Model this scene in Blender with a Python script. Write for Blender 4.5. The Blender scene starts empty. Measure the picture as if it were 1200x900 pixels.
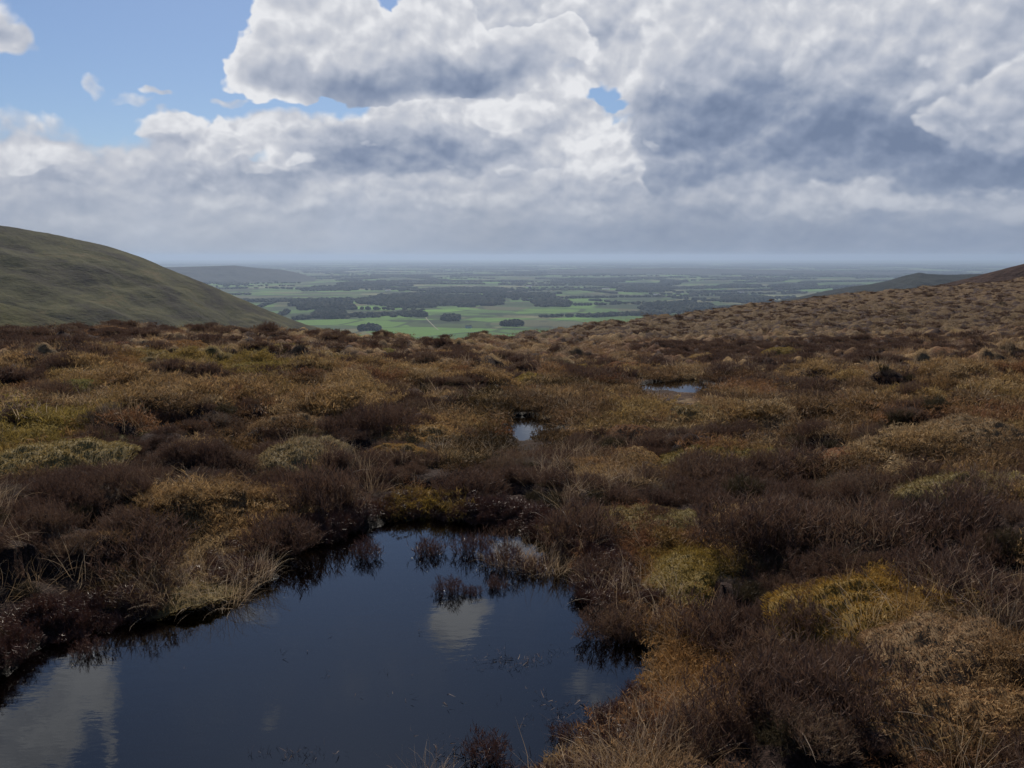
import bpy, math, random
import numpy as np
from mathutils import Vector, Euler

random.seed(7)
RNG = np.random.default_rng(7)
sc = bpy.context.scene
COL = sc.collection
R = math.radians
F = 1039.0                      # focal length in photo pixels (1200 wide)
PITCH = math.atan(150 / F)
CAM_Z = 1.9

# ------------------------------------------------------------------ basics
def tag(o, label=None, cat=None, group=None, kind=None):
    if label: o['label'] = label
    if cat: o['category'] = cat
    if group: o['group'] = group
    if kind: o['kind'] = kind
    return o

def ray_dir(px, py):
    x = (px - 600) / F; y = (450 - py) / F
    c, s = math.cos(PITCH), math.sin(PITCH)
    v = np.array([x, c + y * s, -s + y * c])
    return v / np.linalg.norm(v)

def azel(px, py):
    d = ray_dir(px, py)
    return math.degrees(math.atan2(d[0], d[1])), math.degrees(math.asin(d[2]))

def at_z(px, py, z):
    d = ray_dir(px, py); t = (z - CAM_Z) / d[2]
    return np.array([d[0] * t, d[1] * t])

def mesh_np(name, co, faces, smooth=True):
    """faces: (n,3) or (n,4) int array"""
    me = bpy.data.meshes.new(name)
    faces = np.asarray(faces, np.int32); co = np.asarray(co, np.float32)
    n, k = faces.shape
    me.vertices.add(len(co)); me.vertices.foreach_set('co', co.ravel())
    me.loops.add(n * k); me.loops.foreach_set('vertex_index', faces.ravel())
    me.polygons.add(n); me.polygons.foreach_set('loop_start', np.arange(0, n * k, k, dtype=np.int32))
    try: me.polygons.foreach_set('loop_total', np.full(n, k, np.int32))
    except Exception: pass
    me.polygons.foreach_set('use_smooth', np.full(n, smooth))
    me.update(calc_edges=True)
    return me

def add_attr(me, name, vals, typ='FLOAT'):
    a = me.attributes.new(name, typ, 'POINT')
    if typ == 'FLOAT': a.data.foreach_set('value', np.asarray(vals, np.float32).ravel())
    elif typ == 'INT': a.data.foreach_set('value', np.asarray(vals, np.int32).ravel())
    elif typ == 'FLOAT_VECTOR': a.data.foreach_set('vector', np.asarray(vals, np.float32).ravel())
    elif typ == 'FLOAT_COLOR': a.data.foreach_set('color', np.asarray(vals, np.float32).ravel())

def link(name, me, mat=None, parent=None):
    o = bpy.data.objects.new(name, me)
    if mat and not me.materials: me.materials.append(mat)
    COL.objects.link(o)
    if parent: o.parent = parent
    return o

# ------------------------------------------------------------------ noise
_P = np.random.default_rng(11).permutation(4096).astype(np.int64)
_A = np.random.default_rng(12).random(4096) * 2 * np.pi
def gnoise(x, y, seed=0):
    x = np.asarray(x, float); y = np.asarray(y, float)
    xi = np.floor(x).astype(np.int64); yi = np.floor(y).astype(np.int64)
    fx = x - xi; fy = y - yi
    def g(ix, iy, dx, dy):
        h = _P[(ix + _P[(iy + seed * 131) & 4095]) & 4095]
        a = _A[h]; return np.cos(a) * dx + np.sin(a) * dy
    u = fx * fx * fx * (fx * (fx * 6 - 15) + 10); v = fy * fy * fy * (fy * (fy * 6 - 15) + 10)
    a = g(xi, yi, fx, fy); b = g(xi + 1, yi, fx - 1, fy)
    c = g(xi, yi + 1, fx, fy - 1); d = g(xi + 1, yi + 1, fx - 1, fy - 1)
    return ((a + (b - a) * u) + ((c + (d - c) * u) - (a + (b - a) * u)) * v) * 1.5
def fbm(x, y, seed=0, oct=4, gain=.5):
    s = 0; a = 1
    for i in range(oct):
        s = s + a * gnoise(x * 2 ** i + 17.3 * i, y * 2 ** i - 9.1 * i, seed + i); a *= gain
    return s
def sstep(a, b, x):
    t = np.clip((x - a) / (b - a), 0, 1); return t * t * (3 - 2 * t)

# ------------------------------------------------------------------ terrain
SKYX = [-120, 0, 150, 300, 380, 450, 530, 560, 600, 680, 740, 800, 900, 950, 1000, 1100, 1200, 1340]
SKYY = [384, 381, 379, 382, 387, 391, 396, 393, 389, 379, 372, 365, 353, 347, 342, 334, 325, 313]
SKYD = [36, 36, 34, 36, 36, 37, 39, 42, 50, 66, 80, 94, 110, 118, 125, 136, 145, 150]
GL = ([0, .24, .44, .65, .82, 1], [1, .54, .31, .174, .083, 0])
GR = ([0, .145, .298, .471, .62, .804, .938, 1], [1, .627, .44, .328, .254, .142, .0485, 0])
SKYY = [y + o for y, o in zip(SKYY, [11, 11, 11, 11, 11, 10, 9, 9, 8, 7, 6, 5, 4, 3, 3, 3, 3, 3])]
_az = np.array([azel(x, y)[0] for x, y in zip(SKYX, SKYY)])
QG = np.linspace(0, 1, 61)
ZT = []
for x, y, D in zip(SKYX, SKYY, SKYD):
    w = np.clip((x - 560) / 540, 0, 1)
    g = np.interp(QG, *GL) * (1 - w) + np.interp(QG, *GR) * w
    rr = 5.8 * (D / 5.8) ** QG
    ZT.append([CAM_Z + r * math.tan(R(azel(x, y + (600 - y) * gg)[1])) for r, gg in zip(rr, g)])
ZT = np.array(ZT)
_dd = np.array(SKYD, float)
def skyD(az):
    return np.interp(az, _az, _dd)
def base_z(x, y):
    x = np.asarray(x, float); y = np.asarray(y, float)
    r = np.hypot(x, y) + 1e-6; az = np.degrees(np.arctan2(x, y))
    azc = np.clip(az, _az[0] + 1e-4, _az[-1] - 1e-4)
    D = skyD(azc)
    q = np.clip(np.log(np.maximum(r, 5.8) / 5.8) / np.log(D / 5.8), 0, 1)
    j = np.clip(np.searchsorted(_az, azc) - 1, 0, len(_az) - 2)
    t = (azc - _az[j]) / (_az[j + 1] - _az[j])
    qi = q * 60; k = np.clip(qi.astype(int), 0, 59); f = qi - k
    za = ZT[j, k] * (1 - f) + ZT[j, k + 1] * f
    zb = ZT[j + 1, k] * (1 - f) + ZT[j + 1, k + 1] * f
    z = za * (1 - t) + zb * t
    z = np.where(r < 5.8, z + (0.3 - z) * (1 - r / 5.8), z)
    z = z + np.maximum(.13 - z, 0) * (1 - sstep(8, 12, r)) * (r < 12)
    over = np.maximum(r - D, 0)
    z = z - .34 * over * sstep(0, 14, over)
    # the moor goes on behind the viewpoint
    back = sstep(36, 80, np.abs(az))
    zb_ = 0.3 + 0.03 * np.minimum(r, 120) - .3 * np.maximum(r - 120, 0)
    z = z * (1 - back) + zb_ * back
    return np.maximum(z, -262)

def poly_sd(x, y, P):
    """signed distance, + outside"""
    x = np.asarray(x, float); y = np.asarray(y, float)
    d = np.full(x.shape, 1e9); ins = np.zeros(x.shape, bool)
    n = len(P)
    for i in range(n):
        ax, ay = P[i]; bx, by = P[(i + 1) % n]
        ex, ey = bx - ax, by - ay
        t = np.clip(((x - ax) * ex + (y - ay) * ey) / (ex * ex + ey * ey + 1e-12), 0, 1)
        d = np.minimum(d, np.hypot(x - ax - t * ex, y - ay - t * ey))
        c = ((ay > y) != (by > y)) & (x < (bx - ax) * (y - ay) / (by - ay + 1e-12) + ax)
        ins ^= c
    return np.where(ins, -d, d)

POOL_PX = [(-60, 830), (0, 797), (60, 771), (130, 744), (190, 737), (235, 714), (290, 700), (322, 690), (345, 672), (326, 657),
           (350, 646), (400, 642), (425, 628), (455, 616), (500, 613), (560, 620), (610, 630), (636, 648), (648, 668),
           (654, 700), (672, 726), (706, 742), (726, 758), (730, 774), (740, 790), (741, 808), (730, 834), (712, 850),
           (696, 870), (676, 888), (664, 905), (560, 960), (300, 1000), (0, 1010), (-140, 950)]
POOL = [at_z(a, b, 0) for a, b in POOL_PX]
def grow(P, amt):
    out = []; n = len(P); A = sum(P[i][0] * P[(i + 1) % n][1] - P[(i + 1) % n][0] * P[i][1] for i in range(n)); sg = 1 if A > 0 else -1
    for i in range(n):
        e = P[(i + 1) % n] - P[i - 1]; nn = np.array([e[1], -e[0]]) * sg / (np.linalg.norm(e) + 1e-9)
        k = amt * float(sstep(3.3, 4.2, P[i][1])); out.append(tuple(P[i] + nn * k))
    return out
POOL = grow(POOL, .15)
W2, W3 = -0.04, -0.22
def ell(cx, cy, rx, ry, z, n=22, s=0):
    out = []
    c = at_z(cx, cy, z); ex = at_z(cx + rx, cy, z) - c; ey = at_z(cx, cy - ry, z) - c
    for i in range(n):
        a = 2 * math.pi * i / n; k = 1 + .18 * math.sin(3 * a + s) + .1 * math.sin(5 * a + 2 * s)
        out.append(tuple(c + k * (ex * math.cos(a) + ey * math.sin(a))))
    return out
POOL2 = ell(617, 499, 36, 14, W2, s=1)
POOL3 = ell(794, 453, 50, 7.5, W3, s=4)

C2 = np.mean(POOL2, 0) * .92; C3 = np.mean(POOL3, 0) * .92
CH = [at_z(470, 606, .0), at_z(545, 560, 0), at_z(575, 525, 0), at_z(617, 499, 0), at_z(560, 478, -.1), at_z(600, 462, -.15), at_z(700, 452, -.2), at_z(794, 453, W3)]
def channel(x, y):
    """1 in the bed of the peaty channel that joins the pools"""
    d = np.full(np.shape(x), 1e9)
    for i in range(len(CH) - 1):
        (ax, ay), (bx, by) = CH[i], CH[i + 1]; ex, ey = bx - ax, by - ay
        tt = np.clip(((x - ax) * ex + (y - ay) * ey) / (ex * ex + ey * ey), 0, 1); d = np.minimum(d, np.hypot(x - ax - tt * ex, y - ay - tt * ey))
    d = d + .22 * gnoise(x / .5, y / .5, 97)
    return np.exp(-(np.maximum(d, 0) / .42) ** 2)
def mounds(x, y):
    r = np.hypot(x, y); mid = sstep(6, 11, r)
    n1 = np.abs(gnoise(x / 1.05 + .35 * gnoise(x * 1.1, y * 1.1, 5), y / 1.05, 1))
    n2 = np.abs(gnoise(x / 1.5 + .5 * gnoise(x / 1.3, y / 1.3, 15), y / 1.3, 16))
    n1 = .8 * np.tanh(1.35 * n1); n2 = .8 * np.tanh(1.35 * n2)
    return n1, n2, np.maximum(n1 * (1 - .4 * mid), n2 * mid)
def pool_d(x, y):
    return np.minimum(np.minimum(poly_sd(x, y, POOL), poly_sd(x, y, POOL2)), poly_sd(x, y, POOL3))
def clear2(x, y):
    """False in the open gaps in front of the two small pools"""
    az = np.degrees(np.arctan2(x, y)); r = np.hypot(x, y); az = az + .5 * gnoise(x / .4, y / .4, 99)
    return ~(((np.abs(az - .9) < 1.5) & (r > 8.2) & (r < 10.9)) | ((np.abs(az - 10.4) < 2.3) & (r > 12.0) & (r < 15.2)))
def detail(x, y):
    r = np.hypot(x, y)
    n1, nm, _ = mounds(x, y)
    n2 = np.abs(gnoise(x / .42, y / .42 + .3 * gnoise(x * 3, y * 3, 6), 2))
    n3 = gnoise(x / .14, y / .14, 3)
    n4 = gnoise(x / .05, y / .05, 4)
    n0 = fbm(x / 4.6, y / 4.6, 8, 3)
    fz = sstep(15, 45, r)
    near = np.clip(r / 9, .65, 1)
    h = near * (.46 * n1 + .20 * n2) - .14
    h += (.028 * n3) * (1 - fz) + .012 * n4 * (1 - sstep(8, 14, r))
    h += n0 * (.10 + .22 * fz)
    h += fz * .22 * np.abs(gnoise(x / 3.1, y / 2.2, 14)) - fz * .08
    mid = sstep(6, 11, r) * (1 - .75 * sstep(20, 38, r)) * (1 - sstep(45, 70, r))
    h += mid * (.72 * nm - .30)
    h = h * np.where(clear2(x, y), 1, .25)
    h = h - .36 * channel(x, y)
    for c, a, dz in ((C2, 1.2, .30), (C2 * .9, 1.0, .2), (C3, 1.5, .26)):
        h = h - dz * np.exp(-(((x - c[0]) / a) ** 2 + ((y - c[1]) / a) ** 2))
    return h

def moor_z(x, y):
    x = np.asarray(x, float); y = np.asarray(y, float)
    z = base_z(x, y); r = np.hypot(x, y)
    d = detail(x, y) * sstep(0, 2.0, r)
    wob = .10 * gnoise(x / .33, y / .33, 21) + .045 * gnoise(x / .11, y / .11, 22)
    sd = np.minimum(poly_sd(x, y, POOL) + wob, 1e3)
    out = z + d
    up = sstep(0, 1.1, sd)
    out = np.where((y < 5.2) & (x > -.5), out - .10 * (1 - sstep(.2, 1.6, sd)), out)
    land = np.maximum(out, .05)
    zz = (.035 + .05 * np.abs(gnoise(x / .2, y / .2, 23))) * (1 - up) + np.maximum(land, .10) * up
    inside = -.45 * sstep(0, .35, -sd) - .02
    out = np.where(sd < 1.4, np.where(sd > 0, np.where(sd < .55, zz, np.maximum(out, np.minimum(.1, out + (sd - .55)))), inside), out)
    out = np.where((sd >= -.06) & (sd < .06), inside * sstep(.06, -.06, sd) + zz * sstep(-.06, .06, sd), out)
    for P, w in ((POOL2, W2), (POOL3, W3)):
        s2 = poly_sd(x, y, P) + wob * .8
        near = s2 < 1.5
        rim = w + .03 + sstep(.1, 1.5, s2) * (np.maximum(out, w + .03) - w - .03)
        out = np.where(near, np.where(s2 > 0, rim, w - .03 - .3 * sstep(0, .3, -s2)), out)
    return out

def G(px, py):
    """ground point seen at a photo pixel (on the smooth ground)"""
    d = ray_dir(px, py); t = 2.5
    for _ in range(4000):
        t *= 1.004
        p = d * t
        if p[2] + CAM_Z < float(base_z(p[0], p[1])) + .05: break
    return p[0], p[1]

# fields of cover: ellipses read off the photo, laid out on the ground
HEATH = [(945, 800, 120, 55, 1), (920, 668, 95, 60, 1), (1010, 600, 190, 48, .9), (1170, 700, 70, 34, .8), (698, 662, 50, 50, .9), (1040, 730, 50, 30, .7),
         (645, 565, 92, 42, 1), (385, 530, 120, 42, .8), (330, 580, 90, 40, .5), (60, 580, 110, 60, .6), (130, 700, 190, 46, .7), (850, 560, 90, 30, .8),
         (1120, 560, 110, 24, .6), (545, 545, 70, 25, .6), (445, 490, 60, 22, .7), (38, 440, 50, 14, .8), (600, 452, 80, 12, .6), (850, 440, 80, 12, .7),
         (700, 520, 50, 25, .5), (130, 388, 80, 6, .7), (290, 385, 50, 6, .8), (540, 440, 70, 14, .6), (760, 510, 60, 16, .6), (560, 600, 60, 14, .5),
         (270, 440, 70, 14, .5), (880, 410, 120, 12, .6), (1000, 470, 90, 12, .4), (180, 540, 90, 26, .5), (500, 470, 50, 14, .6)]
MOSS = [(1062, 682, 66, 30, 1), (818, 628, 56, 22, 1), (805, 700, 46, 84, 1.5), (1150, 780, 85, 48, .9), (725, 870, 85, 50, 1.5), (765, 785, 75, 34, 1.4), (1000, 885, 240, 34, .8),
        (488, 597, 55, 28, 1), (735, 575, 66, 30, .8), (872, 530, 40, 16, .9), (1112, 472, 50, 14, 1), (300, 425, 70, 10, .8), (120, 445, 90, 22, .8), (18, 505, 50, 26, .9),
        (650, 610, 50, 18, .8), (190, 622, 80, 20, .5), (960, 555, 60, 12, .7), (390, 480, 40, 16, .7), (640, 480, 90, 20, .6), (480, 440, 50, 10, .8), (1170, 570, 40, 14, .7), (960, 500, 80, 14, .5),
        (780, 480, 90, 12, .5), (660, 410, 120, 8, .6), (330, 500, 60, 14, .4)]
def ell_fields(lst):
    out = []
    for cx, cy, rx, ry, w in lst:
        c = np.array(G(cx, cy)); e = np.array(G(cx + rx, cy)) - c; u = np.array(G(cx, cy - ry)) - c; dn = np.array(G(cx, min(cy + ry, 899))) - c
        out.append((c, np.linalg.norm(e), max(np.linalg.norm(u), np.linalg.norm(dn), .15), w))
    return out
EH, EM = ell_fields(HEATH), ell_fields(MOSS)
def ev(lst, x, y):
    s = np.zeros(np.shape(x))
    for c, a, b, w in lst:
        q = np.sqrt(((x - c[0]) / a) ** 2 + ((y - c[1]) / b) ** 2)
        s = np.maximum(s, w * (1 - sstep(.65, 1.25, q)))
    return s
def heath_field(x, y):
    n = fbm(x / 1.25 + .3 * gnoise(x, y, 33), y / 1.0, 31, 4, .6)
    big = fbm(x / 9, y / 7, 37, 2)
    s = .44 + .80 * n + .20 * big + .42 * gnoise(x / .5, y / .42, 35)
    s = s + .75 * ev(EH, x, y) - .75 * ev(EM, x, y)
    r = np.hypot(x, y)
    s = s + (.30 - .95 * mounds(x, y)[2]) * (1 - .6 * sstep(30, 60, r)) - .12 * sstep(24, 50, r)
    s = s - .5 * channel(x, y) + .35 * np.exp(-((channel(x, y) - .35) / .25) ** 2)
    return np.clip(s, 0, 1)

# ------------------------------------------------------------------ node helpers
class NT:
    def __init__(s, tree): s.t = tree; s.n = tree.nodes; s.l = tree.links
    def add(s, kind, **kw):
        nd = s.n.new(kind)
        for k, v in kw.items(): setattr(nd, k, v)
        return nd
    def put(s, sock, v):
        if v is None: return
        if isinstance(v, bpy.types.NodeSocket): s.l.new(v, sock)
        elif isinstance(v, (tuple, list)) and sock.type == 'RGBA' and len(v) == 3: sock.default_value = (*v, 1)
        else: sock.default_value = v
    def m(s, op, a, b=None, c=None, clamp=False):
        nd = s.add('ShaderNodeMath', operation=op); nd.use_clamp = clamp
        s.put(nd.inputs[0], a); s.put(nd.inputs[1], b); s.put(nd.inputs[2], c)
        return nd.outputs[0]
    def v(s, op, a, b=None, scale=None):
        nd = s.add('ShaderNodeVectorMath', operation=op)
        s.put(nd.inputs[0], a); s.put(nd.inputs[1], b)
        if scale is not None: s.put(nd.inputs['Scale'], scale)
        return nd.outputs[1] if op in ('LENGTH', 'DOT_PRODUCT', 'DISTANCE') else nd.outputs[0]
    def mix(s, f, a, b, blend='MIX'):
        nd = s.add('ShaderNodeMix', data_type='RGBA', blend_type=blend)
        s.put(nd.inputs[0], f); s.put(nd.inputs[6], a); s.put(nd.inputs[7], b)
        return nd.outputs[2]
    def ss(s, x, a, b, lo=0., hi=1.):
        nd = s.add('ShaderNodeMapRange', interpolation_type='SMOOTHSTEP')
        s.put(nd.inputs[0], x); s.put(nd.inputs[1], a); s.put(nd.inputs[2], b); s.put(nd.inputs[3], lo); s.put(nd.inputs[4], hi)
        return nd.outputs[0]
    def lin(s, x, a, b, lo=0., hi=1.):
        nd = s.add('ShaderNodeMapRange')
        s.put(nd.inputs[0], x); s.put(nd.inputs[1], a); s.put(nd.inputs[2], b); s.put(nd.inputs[3], lo); s.put(nd.inputs[4], hi)
        return nd.outputs[0]
    def noise(s, vec, scale, detail=4, rough=.5, dist=0., col=False, lac=2., dim='3D'):
        nd = s.add('ShaderNodeTexNoise', noise_dimensions=dim)
        s.put(nd.inputs['Vector'], vec); nd.inputs['Scale'].default_value = scale
        nd.inputs['Detail'].default_value = detail; nd.inputs['Roughness'].default_value = rough
        nd.inputs['Distortion'].default_value = dist; nd.inputs['Lacunarity'].default_value = lac
        return nd.outputs[1] if col else nd.outputs[0]
    def ramp(s, f, stops, interp='LINEAR'):
        nd = s.add('ShaderNodeValToRGB'); cr = nd.color_ramp; cr.interpolation = interp
        while len(cr.elements) > 1: cr.elements.remove(cr.elements[-1])
        cr.elements[0].position = stops[0][0]; cr.elements[0].color = (*stops[0][1], 1)
        for p, c in stops[1:]:
            e = cr.elements.new(p); e.color = (*c, 1)
        s.put(nd.inputs[0], f); return nd.outputs[0]
    def attr(s, name, typ='GEOMETRY', out='Fac'):
        nd = s.add('ShaderNodeAttribute', attribute_name=name, attribute_type=typ)
        return nd.outputs[out]

def material(name):
    m = bpy.data.materials.new(name); m.use_nodes = True
    t = NT(m.node_tree); t.n.clear()
    out = t.add('ShaderNodeOutputMaterial')
    return m, t, out
def principled(t, out, base, rough=.8, spec=.3, normal=None, **kw):
    b = t.add('ShaderNodeBsdfPrincipled')
    t.put(b.inputs['Base Color'], base); t.put(b.inputs['Roughness'], rough); t.put(b.inputs['Specular IOR Level'], spec)
    if normal is not None: t.put(b.inputs['Normal'], normal)
    for k, v in kw.items(): t.put(b.inputs[k], v)
    t.l.new(b.outputs[0], out.inputs['Surface'])
    return b
def bump(t, h, strength=.5, dist=.02):
    nd = t.add('ShaderNodeBump'); nd.inputs['Strength'].default_value = strength; nd.inputs['Distance'].default_value = dist
    t.put(nd.inputs['Height'], h); return nd.outputs[0]

# ------------------------------------------------------------------ camera
cam_d = bpy.data.cameras.new('camera'); cam = bpy.data.objects.new('camera', cam_d); COL.objects.link(cam)
cam_d.sensor_width = 36; cam_d.lens = 36 * F / 1200; cam_d.clip_start = .05; cam_d.clip_end = 200000
cam.location = (0, 0, CAM_Z); cam.rotation_euler = (math.pi / 2 - PITCH, 0, 0)
sc.camera = cam

# ------------------------------------------------------------------ light
SUN_AZ, SUN_EL = -12.0, 42.0
S = Vector((math.sin(R(SUN_AZ)) * math.cos(R(SUN_EL)), math.cos(R(SUN_AZ)) * math.cos(R(SUN_EL)), math.sin(R(SUN_EL))))
sd_ = bpy.data.lights.new('sun', 'SUN'); sd_.energy = 5.0; sd_.angle = R(.6); sd_.color = (1, .90, .76)
sun = bpy.data.objects.new('sun', sd_); COL.objects.link(sun); sun.rotation_euler = S.to_track_quat('Z', 'Y').to_euler()

# ------------------------------------------------------------------ world: sky and clouds
def build_world():
    w = bpy.data.worlds.new('World'); sc.world = w; w.use_nodes = True
    t = NT(w.node_tree); t.n.clear()
    out = t.add('ShaderNodeOutputWorld'); bg = t.add('ShaderNodeBackground')
    sky = t.add('ShaderNodeTexSky', sky_type='NISHITA'); sky.sun_disc = False
    sky.sun_elevation = R(SUN_EL); sky.sun_rotation = R(SUN_AZ); sky.altitude = 400; sky.air_density = 1.0; sky.dust_density = .8; sky.ozone_density = 1.6
    tc = t.add('ShaderNodeTexCoord')
    d = t.v('NORMALIZE', tc.outputs['Generated'])
    sep = t.add('ShaderNodeSeparateXYZ'); t.put(sep.inputs[0], d)
    X, Y, Z = sep.outputs
    az = t.m('MULTIPLY', t.m('ARCTAN2', X, Y), 57.29578)
    el = t.m('MULTIPLY', t.m('ARCSINE', Z), 57.29578)
    # noise space: bearing and height above the horizon, squeezed a little low down
    elq = t.m('MULTIPLY', t.m('POWER', t.m('MAXIMUM', Z, .0005), .86), 1.12)
    cmb = t.add('ShaderNodeCombineXYZ'); t.put(cmb.inputs[0], t.m('ARCTAN2', X, Y)); t.put(cmb.inputs[1], elq)
    q = cmb.outputs[0]
    warpc = t.noise(q, 8, 4, .55, col=True, dim='2D')
    warp = t.v('SUBTRACT', warpc, (.5, .5, .5))
    ws = t.add('ShaderNodeSeparateXYZ'); t.put(ws.inputs[0], warp)
    azw = t.m('ADD', az, t.m('MULTIPLY', ws.outputs[0], 7.))
    elw = t.m('ADD', el, t.m('MULTIPLY', ws.outputs[1], 4.2))

    def vec2(A, E):
        c = t.add('ShaderNodeCombineXYZ'); t.put(c.inputs[0], A); t.put(c.inputs[1], E); return c.outputs[0]
    VW, VP = vec2(azw, elw), vec2(az, el)
    def blobs(lst, V):
        """largest of a list of soft ellipses on the sky, given in photo pixels"""
        res = None
        for (cx, cy, rx, ry, wt) in lst:
            a0, e0 = azel(cx, cy); ra = rx / 18.2; re = ry / 18.2
            nd = t.add('ShaderNodeVectorMath', operation='MULTIPLY_ADD')
            t.put(nd.inputs[0], V); nd.inputs[1].default_value = (1 / ra, 1 / re, 0); nd.inputs[2].default_value = (-a0 / ra, -e0 / re, 0)
            mr = t.add('ShaderNodeMapRange', interpolation_type='SMOOTHSTEP')
            t.put(mr.inputs[0], t.v('LENGTH', nd.outputs[0])); mr.inputs[1].default_value = .25; mr.inputs[2].default_value = 1.5
            mr.inputs[3].default_value = wt; mr.inputs[4].default_value = 0
            res = mr.outputs[0] if res is None else t.m('MAXIMUM', res, mr.outputs[0])
        return res
    def vor(vec, scale, det, rough):
        v1 = t.add('ShaderNodeTexVoronoi', feature='F1', voronoi_dimensions='2D'); t.put(v1.inputs['Vector'], vec)
        v1.inputs['Scale'].default_value = scale; v1.inputs['Detail'].default_value = det; v1.inputs['Roughness'].default_value = rough
        v1.inputs['Lacunarity'].default_value = 2.1; v1.normalize = True
        return v1.outputs['Distance']
    nb = t.noise(q, 6, 6, .52, dim='2D')
    qw = t.v('ADD', q, t.v('SCALE', warp, scale=.030))
    v0 = vor(qw, 17, 2.6, .52); v1_ = vor(t.v('ADD', qw, (-.004, .012, 0)), 17, 2.6, .52)
    nb1 = t.noise(t.v('ADD', q, (-.008, .028, 0)), 6, 4, .55, dim='2D')
    p0 = t.m('ADD', t.m('MULTIPLY', t.m('SUBTRACT', .40, v0), 1.35), t.m('MULTIPLY', t.m('SUBTRACT', nb, .5), 1.2))
    relief = t.m('ADD', t.m('MULTIPLY', t.m('SUBTRACT', v1_, v0), 1.5), t.m('MULTIPLY', t.m('SUBTRACT', nb, nb1), 1.1))
    fine = t.m('SUBTRACT', t.noise(qw, 40, 5, .62, dim='2D'), .5)
    pf = t.m('ADD', t.m('MULTIPLY', p0, .55), t.m('MULTIPLY', fine, .10))
    skyc = t.v('MULTIPLY', sky.outputs[0], (.050, .059, .073))
    def ramp_c(tt):
        return t.ramp(tt, [(0, (.170, .222, .335)), (.22, (.238, .292, .410)), (.42, (.335, .382, .485)), (.62, (.455, .492, .58)), (.82, (.60, .62, .675)), (1, (.80, .81, .84))])
    state = [skyc]
    def layer(cover, dark, base, rel, rim, w, bias=.47, holes=None, amax=1.0, sgn=1.0):
        cv = blobs(cover, VW)
        if holes: cv = t.m('SUBTRACT', cv, blobs(holes, VW))
        dn = t.m('ADD', t.m('SUBTRACT', cv, bias), pf if sgn == 1.0 else t.m('MULTIPLY', pf, sgn))
        al = t.m('MULTIPLY', t.ss(dn, 0., w), amax)
        tn = t.m('ADD', base, t.m('MULTIPLY', relief, rel))
        tn = t.m('SUBTRACT', tn, t.m('MULTIPLY', t.ss(dn, .0, .5), rim))
        tn = t.m('ADD', tn, t.m('MULTIPLY', fine, .22))
        if dark: tn = t.m('SUBTRACT', tn, blobs(dark, VW))
        state[0] = t.mix(al, state[0], ramp_c(tn))
    # a thin far veil, then banks from far to near
    layer([(110, 215, 300, 66, .95), (-150, 200, 200, 70, .9), (420, 225, 320, 62, 1), (800, 230, 400, 70, 1.1), (1250, 220, 280, 90, 1.1), (330, 165, 130, 40, .8), (600, 282, 1500, 62, 1.1),
           (270, 113, 50, 8, .50), (0, 166, 70, 10, .5), (700, 60, 260, 90, .9), (1050, 30, 260, 90, 1), (1500, 40, 260, 150, .9)],
          [(800, 268, 460, 26, .14), (1150, 275, 320, 30, .22), (290, 215, 110, 14, .22), (130, 236, 60, 10, .15), (50, 205, 60, 8, .12), (450, 250, 200, 12, .15)],
          .80, .62, .05, .30, holes=[(688, 97, 40, 7, .50), (722, 106, 26, 5, .42), (330, 190, 40, 9, .4), (560, -8, 90, 12, .42)])
    layer([(520, 150, 130, 62, 1), (640, 150, 100, 80, 1), (740, 175, 80, 56, 1), (420, 180, 110, 40, .95), (190, 158, 38, 28, .9), (250, 168, 60, 24, .8), (640, 25, 110, 60, 1), (760, 20, 120, 60, 1)],
          [(485, 192, 120, 38, .62), (655, 214, 60, 14, .25), (183, 176, 34, 10, .3), (600, 60, 60, 30, .25), (560, 190, 60, 22, .25), (700, 50, 60, 26, .22)],
          .94, .75, .12, .22, holes=[(688, 97, 26, 5, .40), (722, 105, 18, 4, .36)])
    layer([(170, 150, 22, 16, .80), (205, 160, 26, 18, .8), (243, 140, 16, 10, .7), (262, 166, 34, 14, .72), (320, 156, 30, 22, .76), (300, 205, 40, 12, .62), (215, 205, 34, 12, .62), (120, 205, 36, 12, .62), (45, 190, 50, 10, .62),
           (365, 195, 24, 12, .66), (590, 140, 32, 24, .78), (650, 175, 30, 26, .8), (700, 150, 34, 22, .8), (757, 175, 16, 26, .74), (620, 205, 30, 14, .7), (720, 200, 26, 12, .66), (805, 108, 12, 30, .74), (520, 130, 30, 10, .66)],
          [(190, 176, 60, 8, .22), (660, 212, 60, 10, .2), (700, 172, 20, 8, .15)], 1.0, .62, .16, .30, amax=.75)
    layer([(930, 110, 200, 95, 1.15), (1020, 170, 180, 70, 1.2), (830, 185, 110, 56, 1.05), (1180, 100, 120, 130, 1.1), (960, 20, 220, 60, 1.0)],
          [(850, 165, 130, 70, .52), (900, 115, 80, 50, .36), (1010, 165, 130, 60, .58), (1160, 195, 130, 34, .64), (800, 212, 120, 20, .50), (1190, 70, 40, 36, .30), (1050, 100, 60, 50, .30), (1000, 55, 90, 20, .14)],
          .86, .66, .14, .16)
    layer([(330, 72, 58, 44, .95), (385, 35, 80, 60, 1.05), (450, 70, 90, 48, 1.1), (520, 55, 90, 60, 1.1), (585, 78, 60, 40, 1.0), (640, 50, 50, 36, .85)],
          [(420, 104, 75, 28, .52), (545, 92, 85, 32, .58), (345, 92, 36, 18, .32), (480, 84, 60, 18, .34), (450, 40, 26, 20, .12)],
          1.0, .62, .18, .10)
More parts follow.
